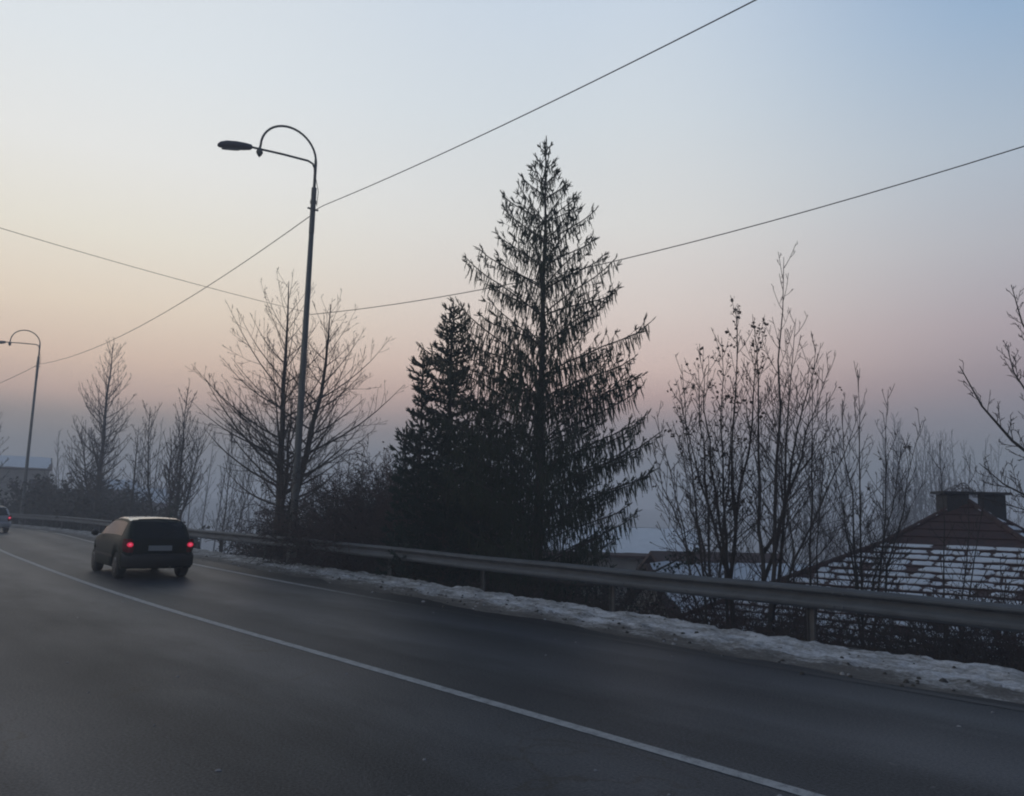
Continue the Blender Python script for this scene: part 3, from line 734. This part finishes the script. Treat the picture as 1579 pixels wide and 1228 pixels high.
for i, (x, y, r_, h_, lb) in enumerate(HB):
    bush(lb, T(x, y), r_, h_, 80, 60+i, 'twig', .016, G, level=0, leaves=70, leaf_s=.16)
G = 'twiggy brush below the snowy roofs'
bush('reddish twiggy brush between the fan of thin stems and the fallen branch', T(3.0, 15.2), .9, 2.0, 80, 71, 'twig_red', .005, G, leaves=8, leafm='dry_leaf', leaf_s=.03)
bush('reddish brush at the foot of the tallest slender tree', T(4.6, 14.9), .9, 2.0, 80, 72, 'twig_red', .005, G, leaves=6, leafm='dry_leaf', leaf_s=.03)
bush('thin brush in front of the snowy tiles, left half of the roof', T(6.4, 13.9), .9, 2.2, 50, 73, 'twig', .0055, G)
bush('tangled brush crossing the snowy tiles below the chimney', T(7.8, 13.2), 1.0, 2.7, 75, 74, 'twig', .006, G, leaves=2, leafm='dry_leaf', leaf_s=.03)
bush('dense tangled brush at the right picture edge in front of the roof', T(8.9, 12.6), 1.0, 2.8, 95, 75, 'twig_red', .006, G, leaves=2, leafm='dry_leaf', leaf_s=.03)
bush('tangled brush between the chimney and the dense edge brush', T(8.6, 13.9), 1.0, 2.9, 95, 76, 'twig_red', .006, G)
bush('fine tangled brush in front of the roof, just left of below the chimney', T(7.2, 14.8), .9, 2.6, 60, 78, 'twig', .0045, G)
bush('dark bush with leaves above the fallen branch right of the tall spruce', T(2.6, 17.6), .8, 1.9, 40, 77, 'twig', .006, G, leaves=14, leafm='needle_dark', leaf_s=.035)
# brambles right behind the rail
rng = random.Random(80); mb = MB()
s = -2.0
while s < 22:
    o = rng.uniform(.35, 1.3); n = RN(s)+o; p = W3(s, n); p.z = terrain(p.x, p.y)-.05
    L_ = rng.uniform(.25, .95); d = Vector((rng.uniform(-.7, .7), rng.uniform(-.7, .7), 1))
    q = grow_path(rng, p, d, L_, 4, -.6, .25); mb.tube(q, [.006, .005, .004, .004, .003], 3, cap=False)
    if rng.random() < .6: twigs(mb, rng, q, .005, L_, .12, 0, 0, 45, .2, .2, .003, .4)
    s += .032
tag(mb.build('brambles', M['twig']), 'thin brambles and dead stalks growing just behind the guard rail', 'brambles', kind='stuff')
# dark edge of the bank below the rail
rng = random.Random(81); mb = MB()
for i in range(3400):
    s = rng.uniform(-4, 30); o = abs(rng.gauss(0, .28))+.22; p = W3(s, RN(s)+o); p.z = terrain(p.x, p.y)+.02
    d = Vector((rng.uniform(-.6, .6), rng.uniform(-.6, .6), 1)).normalized()*rng.uniform(.04, .14); w = d.cross(rv(rng)).normalized()*.008
    mb.add([p-w, p+w, p+d], [(0, 1, 2)])
tag(mb.build('dead_grass', M['dry_leaf']), 'dark dead grass along the top of the slope under the rail', 'grass', kind='stuff')

# a long low branch hanging over the slope right of the spruce
root = empty('fallen_branch', T(.9, 17.6)); bz = root.location
rng = random.Random(82); mb = MB(); nd_ = MB()
P_ = [Vector((.6, 18.4, .35)), Vector((1.6, 18.1, .22)), Vector((2.4, 17.9, .30)), Vector((3.2, 17.6, .62)), Vector((3.75, 17.4, .95)), Vector((4.0, 17.3, 1.0))]
P_ = [p-bz for p in P_]
mb.tube(P_, [.045, .04, .034, .026, .018, .01], 6); twigs(mb, rng, P_, .02, 3.6, .12, 1, -.2, 50, .1, .2, .005, .16)
q2 = [Vector((3.55, 17.2, 1.35))-bz, Vector((3.9, 17.1, 1.55))-bz, Vector((4.3, 17.0, 1.72))-bz]
mb.tube(q2, [.008, .01, .014], 4)
mb.build('branch_wood', M['bark'], root)
for i in range(260):
    c, _ = along(P_, rng.uniform(.1, 1)); c = c+rv(rng, .16)-Vector((0, 0, .05)); a1 = rv(rng).normalized()*.05; a3 = a1.cross(rv(rng)).normalized()*.03
    nd_.add([c-a1, c+a3, c+a1, c-a3], [(0, 1, 2), (0, 2, 3)])
nd_.build('leaves', M['needle_dark'], root)
tag(root, 'crooked dark branch stretching out low to the right of the tall spruce', 'branch')

# ------------------------------------------------------------------ houses
def snowy_face(parent, A, Bp, Cp, row, tilew, keep, seed, name_prefix, dmin=0, thick=.03, acc=None):
    """triangular tiled face: A apex, Bp and Cp the two eave corners. Tiles in real courses, snow lying on them."""
    rng = random.Random(seed)
    eave = (Cp-Bp); mid_dir = eave.normalized(); 
    nrm = (Bp-A).cross(Cp-A).normalized()
    if nrm.z < 0: nrm = -nrm
    down = mid_dir.cross(nrm).normalized()
    if down.z > 0: down = -down
    Ltot = (Bp-A).dot(down); nrows = int(Ltot/row)
    tl, sn = acc or (MB(), MB())
    dcut = dmin*(Ltot/((Bp-A).xy.length))
    for i in range(nrows):
        d0 = Ltot*i/nrows; d1 = Ltot*(i+1)/nrows
        if d1 < dcut: continue
        def edge(d):
            f_ = d/Ltot; return A+(Bp-A)*f_, A+(Cp-A)*f_
        a0, c0 = edge(d0); a1, c1 = edge(d1)
        up0 = nrm*.004; up1 = nrm*(thick+.004)
        lo = [a0+up0, c0+up0, c1+up1, a1+up1, a1+nrm*.002, c1+nrm*.002]
        tl.add(lo, [(0, 1, 2, 3), (3, 2, 5, 4)])
        wrow = (c1-a1).length; nt_ = max(1, int(wrow/tilew)); off = rng.random(); skip = 0
        for j in range(nt_+1):
            u0 = (j-off)*tilew; 
            if u0 < .02 or u0+tilew > wrow-.02: continue
            # tile side grooves: small raised roll
            cpt = a1+mid_dir*u0
            x_ = rng.random()
            pm = a1 + mid_dir*(u0+tilew/2) - down*(row*.5)
            kp = keep(pm) if callable(keep) else keep
            if skip > 0: skip -= 1; continue
            if x_ > kp: continue
            n_ = 5; h_ = rng.uniform(.008, .03); w0 = tilew*rng.uniform(.80, 1.04); l0 = row*rng.uniform(.68, 1.02)
            # clip to the upper edge width
            cx = u0+tilew/2+rng.uniform(-.02, .02); cd = d1-row*.10-l0/2
            vs = []; K = 20; jag = [rng.uniform(.80, 1.08) for _ in range(K)]
            ex = rng.choice((0, 0, 1, 1, 2, 3))
            if ex and u0+(ex+1.3)*tilew < wrow: w0 += tilew*ex*.98; cx += tilew*ex/2; skip = ex
            ax = (a1-A).dot(mid_dir)+cx
            for r_, hz in ((1.0, 0.0), (.94, .7), (.7, 1.0)):
                for k in range(K):
                    w = k*2*math.pi/K+.15; sq = (abs(math.cos(w))**5+abs(math.sin(w))**5)**-.2*jag[k]*r_
                    f_ = cd + math.sin(w)*sq*l0/2
                    frac = (f_-d0)/(d1-d0)
                    vs.append(A + down*f_ + mid_dir*(ax + math.cos(w)*sq*w0/2) + nrm*(.004+thick*max(0, min(1.0, frac))+.003+h_*hz))
            fs = [(r2*K+k, r2*K+(k+1) % K, (r2+1)*K+(k+1) % K, (r2+1)*K+k) for r2 in range(2) for k in range(K)]+[tuple(2*K+k for k in range(K))]
            sn.add(vs, fs)
    if acc: return
    tl.build('tiles', M['tile'], parent)
    if sn.f: sn.build('roof_snow', M['roof_snow'], parent, smooth=False)
def pyramid_house():
    A = Vector((10.92, 19.5, 2.30)); rot = R(36); root = empty('house', Vector((A.x, A.y, terrain(A.x, A.y))))
    o = root.location
    A = A-o; d = 7.4; KU, KL, RB = .5, .36, 2.1
    cdir = [Vector((math.sin(R(a_)), math.cos(R(a_)), 0)) for a_ in (180-6, 180+84, 180+174, 180+264)]   # R, L, B, Q
    Av = A-Vector((0, 0, (KU-KL)*RB)); dz = -KL*d - (KU-KL)*RB
    up4 = [A+c*RB-Vector((0, 0, KU*RB)) for c in cdir]; lo4 = [A+c*d+Vector((0, 0, dz)) for c in cdir]
    rf = MB(); under = Vector((0, 0, -.06))
    vs = [A+under]+[p+under for p in up4]+[p+under for p in lo4]
    fs = [(0, 1+i, 1+(i+1) % 4) for i in range(4)]+[(1+i, 5+i, 5+(i+1) % 4, 1+(i+1) % 4) for i in range(4)]+[(8, 7, 6, 5)]
    rf.add(vs, fs); roof = rf.build('roof', M['tile'], root)
    order = [(1, 0, .95), (0, 3, .98), (2, 1, .9), (3, 2, .9)]
    for n_, (a_, b_, kp) in enumerate(order):
        patch = lambda p, kp=kp: kp-.36*max(0, fbm(p.x*.7, p.y*.7, n_)*1.6-.12)
        acc = (MB(), MB())
        snowy_face(roof, A, up4[a_], up4[b_], .26, .24, (lambda p: 0.0) if n_ == 0 else patch, 91+n_, '', acc=acc)
        snowy_face(roof, Av, lo4[a_], lo4[b_], .26, .24 if n_ < 2 else .6, patch, 95+n_, '', dmin=RB, acc=acc)
        acc[0].build('tiles', M['tile'], roof); acc[1].build('roof_snow', M['roof_snow'], roof)
    hip = MB()
    for u, c in zip(up4, lo4):
        for (p, q, n_) in ((A, u, 7), (u, c, 17)):
            for i in range(n_):
                a_ = p.lerp(q, i/n_)+Vector((0, 0, .045)); b_ = p.lerp(q, (i+1.12)/n_)+Vector((0, 0, .035))
                hip.tube([a_, b_], [.055, .075], 8)
    hip.build('ridge_tiles', M['tile'], roof)
    wl = MB(); k = .86
    cs = [A+c*d*k for c in cdir]; zt = A.z+dz-.05; zb = -.8
    vs = [Vector((c.x, c.y, zb)) for c in cs]+[Vector((c.x, c.y, zt+.3)) for c in cs]
    wl.add(vs, [(i, (i+1) % 4, (i+1) % 4+4, i+4) for i in range(4)]); wl.build('wall', M['plaster'], root)
    ch = MB(); 
    ch.box(A+Vector((-.27, .12, -.28)), (.52, .50, .86)); ch.box(A+Vector((.56, .12, -.28)), (.62, .50, .86))
    cho = ch.build('chimney', M['chimney'], roof)
    cp = MB(); cp.box(A+Vector((.18, .12, .19)), (1.62, .64, .06)); cpo = cp.build('chimney_cap', M['chimney'], roof)
    sn = MB(); sn.box(A+Vector((.12, .05, .02)), (.20, .3, .26)); sn.build('snow_lump', M['roof_snow'], roof)
    tag(root, 'house with snow covered pyramid roof and wide capped double chimney at the right', 'house')
pyramid_house()
def gable_house(label, c, rz, L_, Wd, zt, zr, wallm, roofm, group='snowy roofed houses down the slope', snow=True, chim=True):
    """L_ along ridge (local x), Wd across, zt eave z and zr ridge z in world heights"""
    gz = terrain(c[0], c[1]); root = empty('house', Vector((c[0], c[1], gz)), rz); zt -= gz; zr -= gz
    wl = MB(); x, y = L_/2-.25, Wd/2-.3
    vs = [(-x, -y, -1), (x, -y, -1), (x, y, -1), (-x, y, -1), (-x, -y, zt), (x, -y, zt), (x, y, zt), (-x, y, zt), (-x, 0, zr-.12), (x, 0, zr-.12)]
    wl.add(vs, [(0, 1, 5, 4), (2, 3, 7, 6), (1, 2, 6, 9, 5), (3, 0, 4, 8, 7)]); wl.build('wall', M[wallm], root)
    rf = MB(); X, Y = L_/2, Wd/2; th = .12
    sl = (zr-zt)/Wd*2; ze = zt-.3*sl*.0
    for sg in (-1, 1):
        vs = [(-X, 0, zr), (X, 0, zr), (X, sg*Y, ze), (-X, sg*Y, ze), (-X, 0, zr+th), (X, 0, zr+th), (X, sg*Y, ze+th), (-X, sg*Y, ze+th)]
        rf.add(vs, [(4, 5, 6, 7), (0, 3, 2, 1), (2, 3, 7, 6), (0, 4, 7, 3), (1, 2, 6, 5)])
    ro = rf.build('roof', M['tile'], root)
    if snow:
        rng = random.Random(int(abs(c[0])*10))
        for sg in (-1, 1):
            sn = MB()
            nx, ny = 14, 7; vs = []
            for i in range(nx+1):
                for j in range(ny+1):
                    fx, fy = i/nx, j/ny; edge = min(i, nx-i, j+1, ny-j)
                    vs.append((-X+.12+(L_-.24)*fx, sg*(.03+(Y-.15)*fy), zr+(ze-zr)*fy+th+(.012 if edge < 1 else .05+.03*rng.random())))
            sn.add(vs, [(i*(ny+1)+j, i*(ny+1)+j+1, (i+1)*(ny+1)+j+1, (i+1)*(ny+1)+j) for i in range(nx) for j in range(ny)])
            sn.build('roof_snow', M['roof_snow'], ro, smooth=True)
    ch = MB()
    if chim: ch.box((X*.4, .3, zr+.25), (.6, .6, 1.0)); ch.box((X*.4, .3, zr+.79), (.72, .72, .08)); ch.build('chimney', M['chimney'], ro) if chim else None
    wn = []
    for sg in (-1, 1):
        for i in range(max(1, int(L_/3))):
            xx = -X+1.5+i*(L_-3)/max(1, int(L_/3)-1 if int(L_/3) > 1 else 1)
            for zz in (zt-1.5, ):
                w = MB(); w.box((xx, sg*(y+.02), zz), (1.0, .06, 1.15)); w.build('window', M['window_dark'], root)
    tag(root, label, 'house', group); return root
gable_house('distant house with smooth white roof glimpsed right of the tall spruce trunk', (4.6, 36.5), R(-6), 7.5, 7, .05, 1.05, 'plaster', 'tile', chim=False)
gable_house('low rust red house behind the fan of thin stems', (6.9, 27.5), R(6), 4.4, 5.0, -.5, .5, 'brick_red', 'tile', snow=False, chim=False)
gable_house('hazy house with snowy roof seen between the low bush and the ivy wrapped trunk', (-40.5, 92), R(28), 5.5, 6, 1.4, 3.3, 'plaster', 'tile', chim=False)
gable_house('blue grey house with a flat looking snowy roof behind the far left hedge', (-56.5, 86), R(31), 14, 9, 4.9, 6.3, 'plaster', 'tile', chim=False)
gable_house('house with a snow sheeted roof down the slope left of the pyramid roof', (7.0, 22.8), R(4), 6.5, 6.5, -1.0, .35, 'plaster', 'tile', chim=False)
gable_house('small red walled house showing through branches above the low dark bushes', (-47, 98), R(30), 4.5, 5, 2.9, 4.3, 'brick_red', 'tile', chim=False)

# ------------------------------------------------------------------ far woods fading in the smog
def wood(name, label, pts, h0, h1, seed, material='twig', dens=1.0):
    rng = random.Random(seed); mb = MB()
    for (x, y, w, n) in pts:
        for i in range(int(n*dens)):
            px = x+rng.gauss(0, w*.5); py = y+rng.gauss(0, w*.3); gz = terrain(px, py); h = rng.uniform(h0, h1)
            p = Vector((px, py, gz-.2)); q = grow_path(rng, p, Vector((rng.uniform(-.1, .1), rng.uniform(-.1, .1), 1)), h, 5, .2, .06)
            mb.tube(q, [.13, .11, .09, .06, .04, .02], 3, cap=False)
            twigs(mb, rng, q, .07, h, .55, 1, .5, 40, .2, .12, .02, .24)
    o = mb.build(name, M[material]); tag(o, label, 'woods', kind='stuff'); return o
wood('far_woods', 'far woods on the right, faded in the smog above the snowy roof', [(44, 92, 9, 20), (34, 88, 6, 10), (56, 100, 8, 16), (48, 96, 5, 14)], 16, 23, 101, dens=1.3)
wood('far_woods', 'far woods on the left, faded behind the leafless trees', [(-36, 96, 9, 16), (-52, 100, 8, 12), (-20, 90, 6, 7)], 13, 18, 102)
b0 = T(18.6, 35.0)
rng = random.Random(110); root = empty('birch_tree', b0); mb = MB(); tw = MB()
tp = [Vector((0, 0, -.3)), Vector((.1, 0, 2.5)), Vector((0, 0, 5)), Vector((-.1, 0, 7)), Vector((.25, 0, 8.4)), Vector((.8, 0, 8.9)), Vector((1.2, 0, 8.6))]
mb.tube(tp, [.14, .11, .08, .05, .03, .02, .012], 6)
for i in range(40):
    p, d = along(tp, rng.uniform(.3, 1)); a_ = rng.uniform(0, 6.28)
    q = grow_path(rng, p, Vector((math.cos(a_), math.sin(a_), .9)), rng.uniform(.6, 1.6), 5, -3.0, .1)
    tw.tube(q, [.02, .016, .012, .01, .008, .006], 3, cap=False)
    for j in range(9):
        c, _ = along(q, rng.uniform(.3, 1)); qq = grow_path(rng, c, Vector((rng.uniform(-.2, .2), rng.uniform(-.2, .2), -1)), rng.uniform(.5, 1.6), 3, -.5, .06)
        tw.tube(qq, .007, 3, cap=False)
mb.build('trunk', M['bark_pale'], root, smooth=True); tw.build('crown', M['twig'], root)
tag(root, 'faint weeping birch rising in the haze left of the chimney', 'tree')

# ------------------------------------------------------------------ cars
def car(name, label, loc, heading, paint, seed=0, lit=True, Lc=3.9, Wc=1.66, Hc=1.42, group='cars driving away', roofm=None):
    root = empty(name, loc, heading)            # local +X is forward, rear at x=0
    Lx = Lc; hw = Wc/2
    # side profile tables over x: shoulder height, roof height, half widths
    zs = [(0, .78), (.02, .88), (.25, .93), (1.2, .94), (2.5, .93), (2.95, .92), (3.5, .84), (3.8, .72), (Lx, .58)]     # belt line or bonnet
    zr = [(0, .78), (.02, .88), (.13, 1.05), (.30, 1.27), (.48, Hc-.055), (.85, Hc-.01), (1.4, Hc), (1.9, Hc-.02), (2.25, Hc-.09), (2.6, 1.20), (2.95, .97), (3.02, .93), (3.5, .85), (3.8, .73), (Lx, .58)]
    wd = [(0, .62), (.03, .70), (.12, .775), (.4, .82), (1.0, .83), (2.8, .83), (3.3, .80), (3.65, .72), (3.82, .60), (Lx, .50)]
    rwd = [(0, .58), (.13, .66), (.48, .60), (.9, .585), (1.9, .585), (2.4, .60), (3.0, .72), (Lx, .5)]
    wheels = (.68, 3.13); wr = .335
    xs = sorted(set([0, .02, .06, .12, .2, .3, .4, .48, .58] + [round(.36+.08*i, 3) for i in range(9)] + [1.1, 1.3, 1.45, 1.6, 1.8, 2.0, 2.15, 2.3, 2.45, 2.6, 2.72] + [round(2.8+.08*i, 3) for i in range(9)] + [3.5, 3.62, 3.74, 3.82, 3.87, Lx]))
    rings = []
    for x in xs:
        s_ = lerp_tab(zs, x); r_ = max(lerp_tab(zr, x), s_+.002); w = lerp_tab(wd, x); rw = min(lerp_tab(rwd, x), w-.01)
        zb = .24 + (.10 if x < .1 else 0) + (.06 if x > 3.8 else 0)
        for wx in wheels:
            q = wr*1.1; dx = x-wx
            if abs(dx) < q: zb = max(zb, .30+math.sqrt(q*q-dx*dx)*.99)
        zb = min(zb, s_-.12)
        g = r_-s_
        ring = [(0, .25), (w*.55, .25), (w-.20, max(.25, min(zb, .27))), (w-.03, zb), (w-.004, zb+.03), (w, zb+(s_-zb)*.45), (w-.015, zb+(s_-zb)*.8), (w-.045, s_),
                (w-.06-(w-.06-rw)*.10, s_+g*.12), (w-.06-(w-.06-rw)*.82, s_+g*.80), (rw-.01, s_+g*.92), (rw*.88, s_+g*.985), (rw*.5, r_+.012), (0, r_+.018)]
        rings.append([(x, y, z) for (y, z) in ring])
    k = len(rings[0]); body = MB(); roof_mb = MB(); glass_side = MB(); glass_right = MB(); glass_rear = MB(); glass_front = MB()
    def quad(mbx, side, i, j, off=0.0, shrink=0):
        P4 = [Vector(rings[i][j]), Vector(rings[i+1][j]), Vector(rings[i+1][j+1]), Vector(rings[i][j+1])]
        P4 = [Vector((p.x, p.y*side, p.z)) for p in P4]
        if off:
            nn_ = (P4[1]-P4[0]).cross(P4[3]-P4[0])
            if nn_.length > 1e-9:
                nn_.normalize()
                if nn_.y*side < 0 and abs(nn_.y) > .05: nn_ = -nn_
                elif abs(nn_.y) <= .05 and nn_.z < 0: nn_ = -nn_
                P4 = [p+nn_*off for p in P4]
        if side < 0: P4.reverse()
        mbx.add(P4, [(0, 1, 2, 3)])
    for side in (1, -1):
        for i in range(len(xs)-1):
            for j in range(k-1):
                on_roof = j >= 10 and .46 < (xs[i]+xs[i+1])/2 < 2.2
                quad(roof_mb if on_roof else body, side, i, j)
            xm = (xs[i]+xs[i+1])/2
            if .52 < xm < 2.62 and not (1.42 < xm < 1.52): quad(glass_side if side > 0 else glass_right, side, i, 8, .006)
    # rear closing face
    r0_ = rings[0]; body.add([Vector((p[0], p[1], p[2])) for p in r0_]+[Vector((p[0], -p[1], p[2])) for p in reversed(r0_)], [tuple(range(2*k))])
    rl = rings[-1]; body.add([Vector(p) for p in rl]+[Vector((p[0], -p[1], p[2])) for p in reversed(rl)], [tuple(range(2*k-1, -1, -1))])
    import bmesh
    bo = body.build('body', paint, root, smooth=True)
    bm = bmesh.new(); bm.from_mesh(bo.data); bmesh.ops.remove_doubles(bm, verts=bm.verts, dist=.0012); bmesh.ops.recalc_face_normals(bm, faces=bm.faces); bm.to_mesh(bo.data); bm.free()
    roof_mb.build('roof', roofm or paint, root, smooth=True)
    glass_side.build('side_window', M['glass'], root); glass_right.build('side_window', M['glass'], root)
    # rear window and windscreen as curved panels lying on the body
    def pane(name, tab, ins, wfun, flip):
        vs = []; nx = 8
        for (x, z) in tab:
            w = wfun(x, z)
            for q in range(-nx, nx+1):
                f_ = q/nx; vs.append((x + ins*(1-f_*f_)*.9 + (.05*f_*f_ if flip else -.05*f_*f_), f_*w, z+.0))
        L2 = 2*nx+1; mb = MB()
        mb.add(vs, [(i*L2+q, i*L2+q+1, (i+1)*L2+q+1, (i+1)*L2+q) for i in range(len(tab)-1) for q in range(2*nx)])
        return mb.build(name, M['glass'], root, smooth=True)
    pane('rear_window', [(.015, .93), (.09, 1.04), (.17, 1.15), (.25, 1.25), (.33, 1.325)], -.03, lambda x, z: .66-(z-.93)*.24, True)
    pane('windscreen', [(2.98, .98), (2.8, 1.09), (2.62, 1.21), (2.42, 1.31)], .04, lambda x, z: .68-(z-.98)*.3, False)
    # bumper, plate, lights, mirrors, wheels
    bp_ = MB(); 
    vs = []
    for q in range(-8, 9):
        f_ = q/8; y = f_*.80; x = -.10+.20*abs(f_)**3
        vs += [(x+.03, y, .30), (x, y, .36), (x-.01, y, .52), (x+.03, y, .585), (x+.16, y, .60)]
    bp_.add(vs, [(i*5+j, (i+1)*5+j, (i+1)*5+j+1, i*5+j+1) for i in range(16) for j in range(4)])
    bp_.build('rear_bumper', M['plastic'] if paint == M['paint_dark'] else paint, root, smooth=True)
    pl_ = MB(); pl_.box((-.02, 0, .72), (.02, .52, .115)); pl_.build('number_plate', M['plate'], root)
    for side in (1, -1):
        tl = MB(); vs = []
        for (z, w0_, w1_) in ((.62, .60, .765), (.72, .585, .80), (.84, .60, .80), (.93, .64, .79)):
            for f_ in (0, .35, .7, 1):
                y = w0_+(w1_-w0_)*f_; vs.append((-.022+.15*f_*f_, side*y, z))
        tl.add(vs, [(i*4+j, i*4+j+1, (i+1)*4+j+1, (i+1)*4+j) if side > 0 else (i*4+j+1, i*4+j, (i+1)*4+j, (i+1)*4+j+1) for i in range(3) for j in range(3)])
        t_o = tl.build('tail_light', M['red_lens'], root)
        for (rad_, mt, dx) in ((.072, 'brake', 0), (.036, 'brake_hot', -.012)):
            bl = MB(); cpt = Vector((-.035+dx, side*.67, .80)); kk = 14
            bl.add([cpt+Vector((-.02, 0, 0))]+[cpt+Vector((0, math.cos(w*2*math.pi/kk)*rad_, math.sin(w*2*math.pi/kk)*rad_*.8)) for w in range(kk)], [(0, w+1, (w+1) % kk+1) for w in range(kk)])
            bl.build('bulb', M[mt], t_o)
        mr = MB(); mr.tube([(2.62, side*.86, .97), (2.66, side*.93, 1.0), (2.68, side*1.0, 1.0)], [.05, .085, .05], 8); mr.build('mirror', M['plastic'], root, smooth=True)
        for wx in wheels:
            tm = MB(); tm.tube([(wx, side*.60, .30), (wx, side*.625, .30), (wx, side*.785, .30), (wx, side*.81, .30)], [.27, .30, .30, .27], 24)
            w_o = tm.build('tyre', M['rubber'], root)
            rm = MB(); rm.tube([(wx, side*.80, .30), (wx, side*.822, .30)], [.19, .17], 20)
            for q in range(5):
                a_ = q*2*math.pi/5; rm.box((wx+math.cos(a_)*.10, side*.825, .30+math.sin(a_)*.10), (.16, .012, .035), Matrix.Rotation(-a_, 3, 'Y'))
            rm.build('rim', M['rim'], w_o)
        sh = MB(); sh.box((1.9, side*.838, .50), (1.9, .014, .05)); sh.build('side_moulding', M['plastic'], root)
    hb = MB(); hb.tube([(-.03, -.25, .30), (.05, -.25, .28)], .025, 8); hb.build('exhaust_pipe', M['rim'], root)
    wp = MB(); wp.tube([(-.01, 0, .97), (.02, -.14, 1.05), (.07, -.34, 1.12)], .009, 4); wp.build('wiper', M['plastic'], root)
    for side in (1, -1): fl = MB(); fl.box((Lx-.12, side*.50, .64), (.12, .26, .13)); fl.build('headlight', M['glassy'], root)
    hd = MB(); hd.tube([(.34, -.45, 1.365), (.36, 0, 1.385), (.34, .45, 1.365)], .018, 5); hd.build('spoiler', M['plastic'], root)
    for (sx, sy, sz) in ((.95, .36, .92), (.95, -.36, .92), (1.85, .36, .92), (1.85, -.36, .92)):
        st_ = MB(); st_.box((sx, sy, sz), (.14, .42, .5)); st_.box((sx, sy, sz+.31), (.09, .22, .13)); st_.build('seat', M['plastic'], root)
    tag(root, label, 'car', group); return root
HEAD = math.atan2(math.cos(R(40.5)), -math.sin(R(40.5)))
car('hatchback_car', 'dark green hatchback with lit red brake lights driving away in the near lane', W3(20.15, 6.02), HEAD-R(3.2), M['paint_dark'], roofm=M['sky_sheen'])
car('hatchback_car', 'pale silver hatchback cut off by the left picture edge', W3(51.2, 6.72), HEAD+R(4), M['paint_silver'], Wc=1.7)

# ------------------------------------------------------------------ smog: even haze round the whole place
mm = bpy.data.materials.new('haze'); mm.use_nodes = True; t = mm.node_tree; t.nodes.clear()
pv = N(t, 'ShaderNodeVolumePrincipled'); pv.inputs['Color'].default_value = (.84, .88, .95, 1); pv.inputs['Density'].default_value = .0038; pv.inputs['Anisotropy'].default_value = 0.2
out = N(t, 'ShaderNodeOutputMaterial'); t.links.new(pv.outputs[0], out.inputs['Volume'])
xs_ = [v.co for v in bpy.data.objects['ground'].data.vertices]
x0, x1 = min(v.x for v in xs_), max(v.x for v in xs_); y0, y1 = min(v.y for v in xs_), max(v.y for v in xs_); z0 = min(v.z for v in xs_); z1 = max(v.z for v in xs_)
mb = MB(); ztop = max(17.0, z1+2)
mb.box(((x0+x1)/2, (y0+y1)/2, (z0-1+ztop)/2), (x1-x0+20, y1-y0+20, ztop-z0+1))
hz = mb.build('haze', mm); tag(hz, kind='stuff')
